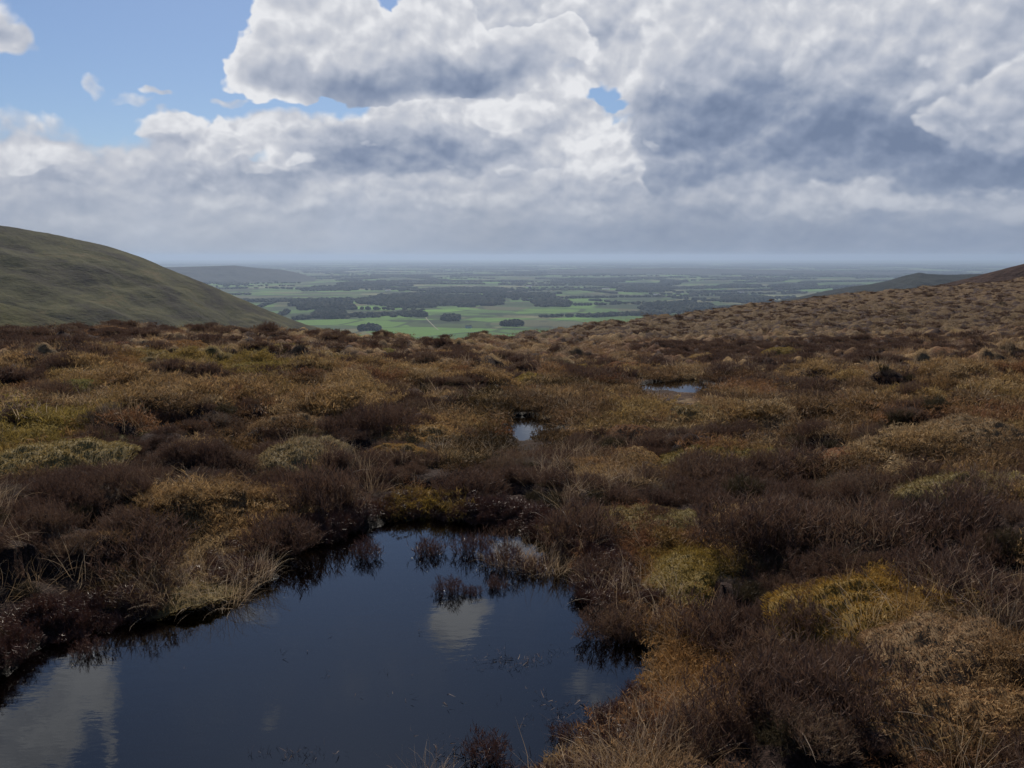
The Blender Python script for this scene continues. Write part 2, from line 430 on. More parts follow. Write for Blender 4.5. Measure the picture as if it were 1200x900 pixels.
    layer([(1160, 118, 40, 28, .86), (1128, 144, 24, 18, .74), (1215, 95, 44, 36, .9),
           (20, 38, 42, 32, .78), (-30, 10, 60, 40, .7), (126, 104, 18, 18, .60), (150, 122, 30, 9, .58), (186, 114, 18, 7, .56)],
          [(1170, 165, 60, 18, .40), (1150, 150, 30, 20, .2), (1200, 130, 40, 24, .2)],
          .90, .7, .16, .30)
    layer([(1000, 238, 130, 18, .72), (1160, 228, 90, 22, .72), (900, 244, 60, 14, .66), (700, 240, 70, 14, .6), (250, 236, 200, 16, .55), (540, 236, 130, 14, .62)], None, .92, .6, .05, .40, amax=.85)
    layer([(765, 178, 9, 20, .64), (800, 106, 8, 26, .66), (930, 62, 26, 22, .66), (945, 45, 20, 14, .62), (1075, 105, 20, 12, .58), (442, 176, 6, 8, .6), (520, 198, 12, 8, .6), (1085, 60, 26, 10, .58)], None, .90, .6, .06, .55, amax=.62)
    # above the frame: what the pool mirrors
    def mirror(px, py, rx, ry, w):
        a, e = azel(px, py); a, e = R(a), -R(e)
        v = (math.sin(a) * math.cos(e), math.cos(a) * math.cos(e), math.sin(e)); c_, s_ = math.cos(PITCH), math.sin(PITCH)
        f_ = v[1] * c_ - v[2] * s_; u_ = v[1] * s_ + v[2] * c_
        return (600 + F * v[0] / f_, 450 - F * u_ / f_, rx, ry, w)
    layer([mirror(538, 742, 52, 34, .95), mirror(30, 860, 80, 60, .95), mirror(95, 815, 50, 40, .85), mirror(120, 870, 20, 50, .6), mirror(560, 726, 30, 20, .8), mirror(515, 752, 24, 16, .8), mirror(700, 812, 70, 36, .66), mirror(300, 712, 60, 16, .56), mirror(310, 770, 40, 14, .5), mirror(600, 650, 60, 12, .6),
           mirror(310, 830, 26, 14, .5), mirror(760, 900, 90, 40, .6), (900, -110, 200, 50, .8),
           (-400, 60, 200, 80, .8), (1500, -300, 300, 120, .9), (-500, -300, 250, 120, .8), (700, -800, 300, 100, .8)],
          None, 1.02, .6, .12, .34)
    layer([mirror(380, 790, 260, 90, .56), mirror(640, 740, 120, 60, .56), mirror(180, 730, 120, 30, .56)], None, .9, .5, .1, .9, amax=.30)
    col = state[0]
    # air near the horizon
    streak = t.m('SUBTRACT', t.noise(t.v('MULTIPLY', d, (7, 7, 1.2)), 1.2, 3, .5), .5)
    hz = t.ss(el, 6.5, .2)
    glow = blobs([(300, 262, 330, 60, 1)], VP)
    hcol = t.mix(glow, (.245, .30, .405), (.39, .44, .53))
    hcol = t.v('SCALE', hcol, scale=t.m('ADD', 1, t.m('MULTIPLY', streak, .35)))
    col = t.mix(t.m('MULTIPLY', hz, .86), col, hcol)
    low = t.ss(Z, -.02, .0)
    col = t.mix(low, (.08, .09, .1), col)
    t.put(bg.inputs[0], col); bg.inputs[1].default_value = 1.0
    t.l.new(bg.outputs[0], out.inputs['Surface'])
    w.cycles.sampling_method = 'MANUAL'; w.cycles.sample_map_resolution = 512
build_world()

# ------------------------------------------------------------------ moor ground
def tint_rgb(x, y):
    """colour of the low cover (moss, sedge, litter) at a ground point"""
    a = fbm(x / .9, y / .9, 41, 3)[..., None]; b = fbm(x / 2.6, y / 2.6, 45, 3)[..., None]; c = gnoise(x / .25, y / .25, 49)[..., None]
    olive = np.array([.145, .090, .042]); tan = np.array([.225, .148, .080]); red = np.array([.145, .062, .036]); yel = np.array([.245, .180, .070]); brn = np.array([.070, .041, .027])
    col = tan * (1 - sstep(-.3, .3, a)) + olive * sstep(-.3, .3, a)
    col = col + (yel - col) * sstep(.12, .45, b + .3 * c) * .8
    col = col + (brn - col) * sstep(-.15, .3, -b - .25 * a) * .85
    md = mounds(x, y)[2][..., None]
    col = col + (brn - col) * (1 - sstep(.06, .30, md)) * .8
    col = col + ((yel * .55 + tan * .72) - col) * sstep(.28, .58, md) * .85
    col = col + (brn * .28 - col) * channel(x, y)[..., None] * .95
    pale = sstep(.18, .42, fbm(x / .75, y / .6, 57, 3) - .25 * (1 - md[..., 0]))[..., None]
    col = col + (np.array([.31, .24, .135]) - col) * pale * .7
    redm = sstep(.25, .6, fbm(x / 1.5, y / 1.5, 53, 3))[..., None]
    col = col + (red - col) * redm * .65
    def patch(px, py, rx, ry, rgb, w):
        nonlocal col
        (cc, aa, bb, _), = ell_fields([(px, py, rx, ry, 1)])
        q = np.sqrt(((x - cc[0]) / aa) ** 2 + ((y - cc[1]) / bb) ** 2) + .35 * a[..., 0]
        m = ((1 - sstep(.6, 1.3, q)) * w)[..., None]
        col = col + (np.array(rgb) - col) * m
    patch(1062, 682, 70, 30, (.26, .165, .035), .9); patch(818, 628, 58, 24, (.19, .14, .030), .95); patch(800, 705, 60, 80, (.23, .13, .05), .8)
    patch(488, 597, 60, 30, (.22, .155, .030), .9); patch(980, 885, 260, 45, (.125, .062, .036), .8); patch(745, 790, 60, 40, (.22, .10, .045), .7)
    patch(1150, 780, 85, 48, (.23, .15, .072), .8); patch(300, 425, 80, 10, (.21, .17, .04), .7); patch(720, 860, 90, 60, (.24, .165, .09), .7)
    patch(870, 410, 200, 12, (.12, .055, .035), .6); patch(1000, 370, 300, 16, (.14, .105, .05), .5)
    patch(18, 505, 60, 30, (.2, .165, .035), .7); patch(120, 690, 200, 60, (.07, .048, .03), .7)
    far = sstep(35, 70, np.hypot(x, y))[..., None]
    col = col + (np.array([.098, .068, .036]) - col) * far * .78
    return np.clip(col * np.array([1.55, 1.46, 1.46]), 0, 1)

def build_moor():
    azs = np.concatenate([np.arange(-180, -38, 3.0), np.arange(-38, 38, .1), np.arange(38, 180, 3.0)])
    rs = [0.05, .5, .9]
    r = 1.3
    while r < 165: rs.append(r); r *= 1.0052
    while r < 1250: rs.append(r); r *= 1.06
    rs = np.array(rs)
    A, Rr = np.meshgrid(np.radians(azs), rs)
    x = Rr * np.sin(A); y = Rr * np.cos(A)
    z = moor_z(x, y)
    nr, na = x.shape
    co = np.stack([x, y, z], -1).reshape(-1, 3)
    i = np.arange(nr - 1)[:, None] * na; j = np.arange(na)[None, :]; j2 = (j + 1) % na
    f = np.stack([i + j, i + na + j, i + na + j2, i + j2], -1).reshape(-1, 4)
    f = f[:, ::-1]
    me = mesh_np('moor_ground', co, f)
    xs, ys = co[:, 0], co[:, 1]
    add_attr(me, 'heath', heath_field(xs, ys))
    tc = tint_rgb(xs, ys); add_attr(me, 'cover', np.concatenate([tc, np.ones((len(tc), 1))], 1), 'FLOAT_COLOR')
    wet = 1 - sstep(.0, .10, np.minimum(np.minimum(poly_sd(xs, ys, POOL), poly_sd(xs, ys, POOL2)), poly_sd(xs, ys, POOL3)) + .05 * gnoise(xs / .1, ys / .1, 61))
    add_attr(me, 'wet', wet)
    m, t, out = material('peat_and_moss')
    P = t.add('ShaderNodeNewGeometry').outputs['Position']
    cov = t.attr('cover', out='Color'); h = t.attr('heath'); wetn = t.attr('wet')
    n = t.noise(P, 9, 6, .65); n2 = t.noise(P, 60, 5, .7); n3 = t.noise(P, 1.4, 6, .6)
    c = t.mix(t.ss(n, .35, .65), t.v('SCALE', cov, scale=.5), t.v('SCALE', cov, scale=1.0))
    c = t.mix(t.m('MULTIPLY', t.ss(n2, .42, .62), .6), c, (.028, .019, .014))
    hc = t.mix(t.ss(n2, .4, .65), (.030, .019, .016), (.085, .052, .042))
    hm = t.ss(t.m('ADD', h, t.m('MULTIPLY', t.m('SUBTRACT', n3, .5), .5)), .42, .62)
    c = t.mix(hm, c, hc)
    c = t.mix(wetn, c, (.012, .009, .007))
    rough = t.m('SUBTRACT', .92, t.m('MULTIPLY', wetn, .38))
    hgt = t.m('ADD', n2, t.m('MULTIPLY', n, .8))
    principled(t, out, c, rough, .15, bump(t, hgt, 1., .05))
    o = link('moor_ground', me, m); tag(o, 'brown peaty moor of heather, moss and sedge around the pools', None, None, 'structure')
build_moor()

# ------------------------------------------------------------------ water
def build_water():
    m, t, out = material('peat_water')
    P = t.add('ShaderNodeNewGeometry').outputs['Position']
    sp = t.v('MULTIPLY', P, (1.0, 2.2, 1.0))
    rp = t.m('ADD', t.noise(sp, 5, 3, .5), t.m('MULTIPLY', t.noise(sp, 22, 2, .5), .22))
    patchy = t.ss(t.noise(P, .9, 2, .5), .35, .7)
    nd = t.add('ShaderNodeBump'); nd.inputs['Distance'].default_value = .006
    t.put(nd.inputs['Strength'], t.m('MULTIPLY_ADD', patchy, .10, .03)); t.put(nd.inputs['Height'], rp)
    gl = t.add('ShaderNodeBsdfGlossy'); gl.inputs['Roughness'].default_value = .015; gl.inputs['Color'].default_value = (.93, .96, 1, 1)
    t.put(gl.inputs['Normal'], nd.outputs[0])
    tr = t.add('ShaderNodeBsdfTransparent'); tr.inputs['Color'].default_value = (.32, .19, .10, 1)
    fr = t.add('ShaderNodeFresnel'); fr.inputs['IOR'].default_value = 1.45; t.put(fr.inputs['Normal'], nd.outputs[0])
    mx = t.add('ShaderNodeMixShader'); t.put(mx.inputs[0], fr.outputs[0]); t.l.new(tr.outputs[0], mx.inputs[1]); t.l.new(gl.outputs[0], mx.inputs[2])
    t.l.new(mx.outputs[0], out.inputs['Surface'])
    for nm, P_, z, g, lb in (('pool_water', POOL, 0, .22, 'large dark peat pool reflecting blue sky and cloud'),
                         ('pool_water', POOL2, W2, .12, 'tiny bright puddle behind the bushy heather clump'),
                         ('pool_water', POOL3, W3, .12, 'small bright pool farther off in the moor')):
        c = np.mean(P_, 0); v = []
        for p in P_:
            dlt = np.array(p) - c; L = np.linalg.norm(dlt); v.append((*(c + dlt * (L + g) / L), z))
        v.append((*c, z)); n = len(P_)
        f = [(i, (i + 1) % n, n) for i in range(n)]
        me = mesh_np('pool_water', v, f, False)
        if me.polygons[0].normal.z < 0: me.flip_normals()
        o = link(nm, me, m); tag(o, lb, None, None, 'structure')
    return m
build_water()

# ------------------------------------------------------------------ plants: blade meshes
def ribbons(pts, wid, side):
    """pts (N,K,3), wid (N,K), side (N,3) -> verts, quads, along"""
    N, K, _ = pts.shape
    a = pts - side[:, None, :] * wid[..., None] * .5; b = pts + side[:, None, :] * wid[..., None] * .5
    v = np.stack([a, b], 2).reshape(-1, 3)
    base = (np.arange(N) * K * 2)[:, None]; k = (np.arange(K - 1) * 2)[None, :]
    f = np.stack([base + k, base + k + 1, base + k + 3, base + k + 2], -1).reshape(-1, 4)
    al = np.repeat(np.tile(np.linspace(0, 1, K), N), 2)
    return v, f, al
def join(parts):
    V, Fc, A, Rn = [], [], [], []; o = 0
    for v, f, a, r in parts:
        V.append(v); Fc.append(f + o); A.append(a); Rn.append(r); o += len(v)
    return np.concatenate(V), np.concatenate(Fc), np.concatenate(A), np.concatenate(Rn)
def unit(v): return v / (np.linalg.norm(v, axis=-1, keepdims=True) + 1e-9)

def heather_mesh(seed, Rr=.36, H=.30, stems=240, sprigs=20, wscale=1., lobes=4):
    g = np.random.default_rng(seed)
    # stems rise and lean outwards from a few crowns
    lc = g.uniform(-1, 1, (lobes, 2)) * Rr * .45; lh = g.uniform(.7, 1.1, lobes); k = g.integers(0, lobes, stems)
    ang = g.uniform(0, 2 * np.pi, stems); rad = np.sqrt(g.random(stems))
    tip2 = lc[k] + np.stack([np.cos(ang), np.sin(ang)], -1) * (rad * Rr * .62)[:, None]
    rr = np.linalg.norm(tip2, axis=1) / Rr
    hz = H * lh[k] * np.sqrt(np.clip(1.12 - (rad * .95) ** 2 * .75 - .22 * rr ** 2, .08, 2)) * g.uniform(.72, 1.12, stems)
    tip = np.concatenate([tip2, hz[:, None]], 1)
    root = np.concatenate([tip2 * g.uniform(.3, .6, (stems, 1)), np.full((stems, 1), -.04)], 1)
    K = 5; tt = np.linspace(0, 1, K)
    pts = root[:, None, :] + (tip - root)[:, None, :] * tt[None, :, None]
    bow = (tip - root) * np.array([1, 1, 0]); pts += bow[:, None, :] * (np.sin(tt * np.pi) * .18)[None, :, None]
    pts += g.normal(0, .010, pts.shape) * tt[None, :, None]
    wid = np.outer(g.uniform(.0022, .0034, stems), 1 - .7 * tt) * wscale
    side = unit(np.cross(tip - root, g.normal(0, 1, (stems, 3))))
    v, f, a = ribbons(pts, wid, side)
    parts = [(v, f, a * .6, np.repeat(g.random(stems), K * 2))]
    n = stems * sprigs
    si = np.repeat(np.arange(stems), sprigs); u = 1 - (1 - g.random(n) ** .8) * .72
    seg = np.clip((u * (K - 1)).astype(int), 0, K - 2); fr = u * (K - 1) - seg
    st = pts[si, seg] * (1 - fr)[:, None] + pts[si, seg + 1] * fr[:, None]
    dirn = unit(pts[si, seg + 1] - pts[si, seg])
    out = unit(g.normal(0, 1, (n, 3)))
    dd = unit(dirn * .7 + out * .95 + np.array([0, 0, .35]))
    L = g.uniform(.018, .055, n) * (wscale ** .5)
    t3 = np.array([0, .5, 1.])
    sp = st[:, None, :] + dd[:, None, :] * (L[:, None] * t3[None, :])[..., None] + np.array([0, 0, 1.]) * (L[:, None] * t3[None, :] ** 2 * .3)[..., None]
    w = g.uniform(.0024, .0042, n)[:, None] * np.array([.6, 1., .25])[None, :] * wscale
    sd = unit(np.cross(dd, g.normal(0, 1, (n, 3))))
    v, f, a = ribbons(sp, w, sd)
    parts.append((v, f, .45 + .55 * a * np.repeat(u, 6), np.repeat(g.random(n), 6)))
    V, Fc, A, Rn = join(parts)
    me = mesh_np('heather', V, Fc); add_attr(me, 'along', A); add_attr(me, 'rnd', Rn)
    return me

def grass_mesh(seed, n=110, L0=.12, L1=.34, spread=.10, w=.0026, droop=1., K=7, lean=(0, 0)):
    g = np.random.default_rng(seed)
    ang = g.uniform(0, 2 * np.pi, n); rad = np.sqrt(g.random(n)) * spread
    root = np.stack([np.cos(ang) * rad, np.sin(ang) * rad, np.full(n, -.02)], 1)
    a2 = ang + g.normal(0, .9, n); tilt = g.uniform(.1, 1.0, n)
    d = np.stack([np.cos(a2) * np.sin(tilt) + lean[0], np.sin(a2) * np.sin(tilt) + lean[1], np.cos(tilt)], 1); d = unit(d)
    L = g.uniform(L0, L1, n); dr = g.uniform(.3, 1.3, n) * droop
    p = root.copy(); P = [p.copy()]
    for k in range(K - 1):
        p = p + d * (L / (K - 1))[:, None]; P.append(p.copy())
        d = unit(d + np.array([0, 0, -1.]) * (dr * .42 * (k + 1) / K)[:, None] + g.normal(0, .09, (n, 3)))
    P = np.stack(P, 1); P[..., 2] = np.maximum(P[..., 2], -.02 + .0 * P[..., 2])
    wid = g.uniform(.7, 1.3, n)[:, None] * w * np.array([1 - (k / (K - 1)) ** 2 * .85 for k in range(K)])[None, :]
    side = unit(np.cross(P[:, -1] - P[:, 0], np.array([0, 0, 1.])) + g.normal(0, .3, (n, 3)))
    v, f, a = ribbons(P, wid, side)
    me = mesh_np('grass', v, f); add_attr(me, 'along', a); add_attr(me, 'rnd', np.repeat(g.random(n), K * 2))
    return me

def moss_mesh(seed, n=170, Rr=.13, L0=.012, L1=.036, w=.0042):
    g = np.random.default_rng(seed)
    ang = g.uniform(0, 2 * np.pi, n); rad = np.sqrt(g.random(n)) * Rr
    root = np.stack([np.cos(ang) * rad, np.sin(ang) * rad, .02 * (1 - (rad / Rr) ** 2) - .012], 1)
    d = unit(np.stack([g.normal(0, .55, n), g.normal(0, .55, n), np.ones(n)], 1)); L = g.uniform(L0, L1, n)
    t3 = np.array([0, .5, 1.])
    P = root[:, None] + d[:, None] * (L[:, None] * t3)[..., None] + (d * np.array([1, 1, -.3]))[:, None] * (L[:, None] * t3 ** 2 * .5)[..., None]
    wid = g.uniform(.6, 1.3, n)[:, None] * w * np.array([.8, 1, .3])[None]
    side = unit(np.cross(d, g.normal(0, 1, (n, 3))))
    v, f, a = ribbons(P, wid, side)
    me = mesh_np('moss', v, f); add_attr(me, 'along', a); add_attr(me, 'rnd', np.repeat(g.random(n), 6))
    return me

def plant_mat(name, ramp, tip=None, use_tint=False, rough=.75, transl=.25, spec=.25, nscale=1.3, amt=.5):
    m, t, out = material(name)
    rnd = t.attr('rnd'); al = t.attr('along')
    oi = t.add('ShaderNodeObjectInfo').outputs['Random']
    P = t.add('ShaderNodeNewGeometry').outputs['Position']
    pn = t.noise(P, nscale, 3, .6)
    f = t.m('ADD', t.m('MULTIPLY', rnd, .42), t.m('ADD', t.m('MULTIPLY', oi, .35), t.m('MULTIPLY', t.ss(pn, .3, .7), .35)))
    c = t.ramp(f, ramp)
    if use_tint:
        tn = t.attr('tint', 'INSTANCER', 'Color')
        c = t.mix(.8, c, t.v('SCALE', tn, scale=t.m('MULTIPLY_ADD', rnd, 1.0, .45)))
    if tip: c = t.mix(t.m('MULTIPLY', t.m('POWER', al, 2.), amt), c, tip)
    b = principled(t, out, c, rough, spec)
    if transl:
        tl = t.add('ShaderNodeBsdfTranslucent'); t.put(tl.inputs[0], c)
        mx = t.add('ShaderNodeMixShader'); mx.inputs[0].default_value = transl
        t.l.new(b.outputs[0], mx.inputs[1]); t.l.new(tl.outputs[0], mx.inputs[2]); t.l.new(mx.outputs[0], out.inputs['Surface'])
    return m

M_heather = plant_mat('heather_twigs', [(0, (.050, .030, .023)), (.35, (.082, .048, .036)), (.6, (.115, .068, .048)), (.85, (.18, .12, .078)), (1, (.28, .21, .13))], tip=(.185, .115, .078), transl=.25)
M_hgreen = plant_mat('heather_green', [(0, (.03, .028, .014)), (.5, (.06, .048, .024)), (1, (.10, .085, .04))], tip=(.11, .075, .045), transl=.2)
M_straw = plant_mat('bleached_grass', [(0, (.20, .13, .07)), (.4, (.36, .25, .145)), (.75, (.48, .36, .23)), (1, (.60, .50, .36))], transl=.3, rough=.6, spec=.35)
M_sedge = plant_mat('sedge', [(0, (.10, .065, .03)), (.5, (.20, .14, .07)), (1, (.36, .28, .17))], use_tint=True, transl=.3)
M_moss = plant_mat('moss_sprigs', [(0, (.07, .055, .02)), (.5, (.13, .10, .035)), (1, (.2, .16, .06))], use_tint=True, transl=.3, spec=.15)
M_wet = plant_mat('wet_litter', [(0, (.05, .028, .018)), (.5, (.12, .07, .045)), (1, (.30, .22, .15))], transl=0, rough=.6, spec=.2)
M_wood = plant_mat('bare_wood', [(0, (.10, .075, .06)), (1, (.22, .17, .13))], transl=0)

def hidden(name, me, mat):
    me.materials.append(mat); return bpy.data.objects.new(name, me)
def lib(name, objs):
    c = bpy.data.collections.new(name)
    for o in objs: c.objects.link(o)
    return c

HM = [heather_mesh(100 + i, Rr=.36, H=h, lobes=l) for i, (h, l) in enumerate([(.23, 4), (.20, 5), (.26, 3), (.19, 6)])]
for me in HM: me.materials.append(M_heather)
HMG = heather_mesh(140, .34, .24); HMG.materials.append(M_hgreen)
M_hgrey = plant_mat('heather_old_grey', [(0, (.07, .055, .045)), (.5, (.14, .105, .08)), (1, (.26, .21, .15))], tip=(.22, .17, .12), transl=.2)
HMO = heather_mesh(141, .34, .20, 150, 12); HMO.materials.append(M_hgrey)
L_heath = lib('heather_near', [bpy.data.objects.new('h%d' % i, me) for i, me in enumerate(HM + HM[:3] + [HMG, HMO])])
L_heath_mid = lib('heather_mid', [hidden('hm%d' % i, heather_mesh(150 + i, .40, .20, 90, 9, 3.0, 4), M_heather) for i in range(3)])
L_heath_far = lib('heather_far', [hidden('hf%d' % i, heather_mesh(160 + i, .62, .24, 45, 7, 8.0, 4), M_heather) for i in range(3)])
L_sedge = lib('sedge_near', [hidden('g%d' % i, grass_mesh(170 + i, 70, .04, .14, .10, .0024, 1.3), M_sedge) for i in range(4)])
L_straw = lib('straw_near', [hidden('s%d' % i, grass_mesh(180 + i, 26, .14, .36, .10, .0025, 1.2), M_straw) for i in range(4)])
L_moss = lib('moss_near', [hidden('m%d' % i, moss_mesh(190 + i), M_moss) for i in range(4)])
L_sedge_mid = lib('sedge_mid', [hidden('gm%d' % i, grass_mesh(200 + i, 80, .035, .11, .24, .0075, 1.0, 4), M_sedge) for i in range(3)])
L_sedge_far = lib('sedge_far', [hidden('gf%d' % i, grass_mesh(205 + i, 70, .035, .10, .75, .016, 1.0, 4), M_sedge) for i in range(3)])

def scatter(name, pts, scl, libcol, label, tint=None, tilt=.25, sz=None, rng=None):
    rng = rng or RNG
    n = len(pts)
    me = bpy.data.meshes.new(name); me.vertices.add(n); me.vertices.foreach_set('co', np.asarray(pts, np.float32).ravel())
    rot = np.stack([rng.normal(0, tilt, n), rng.normal(0, tilt, n), rng.uniform(0, 6.283, n)], 1)
    add_attr(me, 'rot', rot, 'FLOAT_VECTOR')
    s3 = np.stack([scl, scl, scl * (sz if sz is not None else 1)], 1); add_attr(me, 'scl', s3, 'FLOAT_VECTOR')
    add_attr(me, 'pick', rng.integers(0, 99, n), 'INT')
    if tint is not None: add_attr(me, 'tint', np.concatenate([tint, np.ones((n, 1))], 1), 'FLOAT_COLOR')
    o = bpy.data.objects.new(name, me); COL.objects.link(o)
    ng = bpy.data.node_groups.new(name + '_nodes', 'GeometryNodeTree')
    ng.interface.new_socket('Geometry', in_out='INPUT', socket_type='NodeSocketGeometry'); ng.interface.new_socket('Geometry', in_out='OUTPUT', socket_type='NodeSocketGeometry')
    gi = ng.nodes.new('NodeGroupInput'); go = ng.nodes.new('NodeGroupOutput')
    ip = ng.nodes.new('GeometryNodeInstanceOnPoints'); ci = ng.nodes.new('GeometryNodeCollectionInfo')
    ci.inputs['Collection'].default_value = libcol; ci.inputs['Separate Children'].default_value = True; ci.inputs['Reset Children'].default_value = True
    def na(nm, typ):
        a = ng.nodes.new('GeometryNodeInputNamedAttribute'); a.data_type = typ; a.inputs['Name'].default_value = nm
        return [s for s in a.outputs if s.enabled][0]
    L = ng.links
    L.new(gi.outputs[0], ip.inputs['Points']); L.new(ci.outputs[0], ip.inputs['Instance']); ip.inputs['Pick Instance'].default_value = True
    L.new(na('pick', 'INT'), ip.inputs['Instance Index'])
    e2r = ng.nodes.new('FunctionNodeEulerToRotation'); L.new(na('rot', 'FLOAT_VECTOR'), e2r.inputs[0]); L.new(e2r.outputs[0], ip.inputs['Rotation'])
    L.new(na('scl', 'FLOAT_VECTOR'), ip.inputs['Scale']); L.new(ip.outputs[0], go.inputs[0])
    md = o.modifiers.new('scatter', 'NODES'); md.node_group = ng
    tag(o, label, None, None, 'stuff')
    return o

def sector(n, r0, r1, az=36., rng=None, power=1.0):
    """random ground points in the viewed sector, even per area (power 1) or denser near"""
    rng = rng or RNG
    u = rng.random(n); e = 2 * power
    r = (r0 ** e + u * (r1 ** e - r0 ** e)) ** (1 / e)
    a = np.radians(rng.uniform(-az, az, n))
    return r * np.sin(a), r * np.cos(a)
def visible_r(x, y, extra=8):
    az = np.degrees(np.arctan2(x, y)); return np.hypot(x, y) < skyD(np.clip(az, _az[0], _az[-1])) + extra

# ------------------------------------------------------------------ named plants
def view_free(x, y): return True
BUSH = [ # px, py of the foot, width m, height scale, stretch, label
 (862, 850, .56, .95, 'dark heather bush at the left end of the long clump near the bottom right'),
 (925, 838, .80, 1.1, 'tall dark heather bush in the middle of the long clump at lower right'),
 (1020, 828, .74, 1.0, 'dark heather bush at the right end of the long clump at lower right'),
 (880, 712, .80, 1.05, 'dark purple heather bush behind the long clump, left of the yellow moss mound'),
 (960, 745, .70, .9, 'low dark heather bush just in front of the yellow moss mound'),
 (1175, 715, .80, .95, 'heather bush right of the yellow moss mound at the right edge'),
 (905, 640, .95, 1.0, 'broad heather bush beyond the yellow moss mound, toward the centre'),
 (1010, 635, 1.0, 1.05, 'broad brown heather bush directly behind the yellow moss mound'),
 (1130, 632, .95, 1.0, 'brown heather bush behind and right of the yellow moss mound'),
 (712, 712, .50, .85, 'dark heather bush overhanging the right back corner of the pool'),
 (735, 694, .56, .95, 'dark red-brown heather bush between the pool and the green moss strip'),
 (662, 698, .34, .8, 'small ragged heather bush dipping into the right side of the pool'),
 (606, 602, .74, 1.05, 'left half of the big bushy heather clump behind the pool'),
 (676, 604, .86, 1.2, 'right half of the big bushy heather clump behind the pool'),
 (545, 570, .70, .9, 'low dark heather bush left of the big clump behind the pool'),
 (720, 640, .60, .85, 'low heather bush behind the right back corner of the pool'),
 (380, 575, .95, 1.25, 'nearly black heather bush standing back from the left shore of the pool'),
 (300, 600, .80, 1.0, 'grey-brown heather bush left of the nearly black one'),
 (440, 505, .95, 1.1, 'dark heather bush in a hollow left of the tiny puddle'),
 (45, 452, 1.1, 1.1, 'black heather clump far back at the left edge'),
 (305, 392, 1.3, 1.2, 'dark heather clump on the left skyline below the green hill'),
 (800, 447, 1.3, 1.0, 'dark heather bank right behind the small far pool'),
 (850, 560, .90, 1.0, 'wide dark heather bush midway up the right slope'),
 (950, 548, 1.0, .9, 'flat dark heather bush right of the one midway up the slope'),
 (1180, 590, .9, .9, 'heather bush above the pale mound at the right edge'),
 (60, 700, .7, .9, 'dark heather bush on the left bank near the left edge'),
 (165, 715, .75, .95, 'dark heather bush leaning over the left bank of the pool'),
 (255, 690, .65, 1.0, 'black heather bush at the pool edge on the left, beside bleached grass'),
 (120, 620, .9, .9, 'grey-brown heather bush on the left behind the bank'),
 (535, 470, 1.1, 1.0, 'rounded heather bush beyond the hollow, left of the puddle'),
]
def tangled_stem(seed, n=9):
    return grass_mesh(seed, n, .20, .40, .16, .0036, 1.1, 9)
STEM = [tangled_stem(400 + i) for i in range(2)]
for me in STEM: me.materials.append(M_wood)
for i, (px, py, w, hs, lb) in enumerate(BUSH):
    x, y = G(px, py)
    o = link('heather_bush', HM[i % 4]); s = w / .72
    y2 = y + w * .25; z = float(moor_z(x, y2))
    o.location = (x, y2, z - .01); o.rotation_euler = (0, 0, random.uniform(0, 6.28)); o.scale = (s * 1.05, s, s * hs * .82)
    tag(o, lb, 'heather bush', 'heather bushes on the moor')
    if i in (0, 1, 2, 4, 12, 13, 16, 27):
        c = link('bare_stem', STEM[i % 2], parent=o); c.location = (0, -.05, .06); c['label'] = 'pale bare woody stems'

WATER_PLANTS = [(527, 696, 0.22, 'left one of three small reddish heather sprigs standing in open water'),
 (552, 699, 0.16, 'middle one of three small reddish heather sprigs standing in open water'),
 (584, 691, 0.17, 'right one of three small reddish heather sprigs standing in open water'),
 (425, 656, 0.26, 'ragged heather tuft rising from the back left of the pool'),
 (500, 651, 0.29, 'dark heather tuft rising from the back of the pool'),
 (548, 652, 0.30, 'dark heather tuft in the water right of the back inlet'),
 (590, 664, 0.32, 'dark heather tuft in the water near the right back corner'),
 (625, 672, 0.27, 'dark heather tuft touching the right back shore of the pool'),
 (96, 772, 0.19, 'drooping heather tuft hanging over the water at lower left'),
 (575, 893, 0.24, 'dark russet heather tuft at the bottom edge of the pool'),
 (668, 872, 0.19, 'dark heather tuft at the grassy shore at bottom centre')]
HS = [heather_mesh(220 + i, .17, .20, 60, 14, 1.0, 3) for i in range(3)]
M_red = plant_mat('russet_heather', [(0, (.035, .016, .012)), (.5, (.075, .033, .024)), (1, (.13, .07, .045))], tip=(.13, .06, .04), transl=.15, rough=.45, spec=.5)
for me in HS: me.materials.append(M_red)
for i, (px, py, w, lb) in enumerate(WATER_PLANTS):
    p = at_z(px, py, 0); o = link('heather_tuft', HS[i % 3]); s = w / .34
    o.location = (p[0], p[1] + .04, -.02); o.rotation_euler = (0, 0, random.uniform(0, 6)); o.scale = (s, s, s * .85)
    tag(o, lb, 'heather tuft', 'heather tufts in and over the pool')

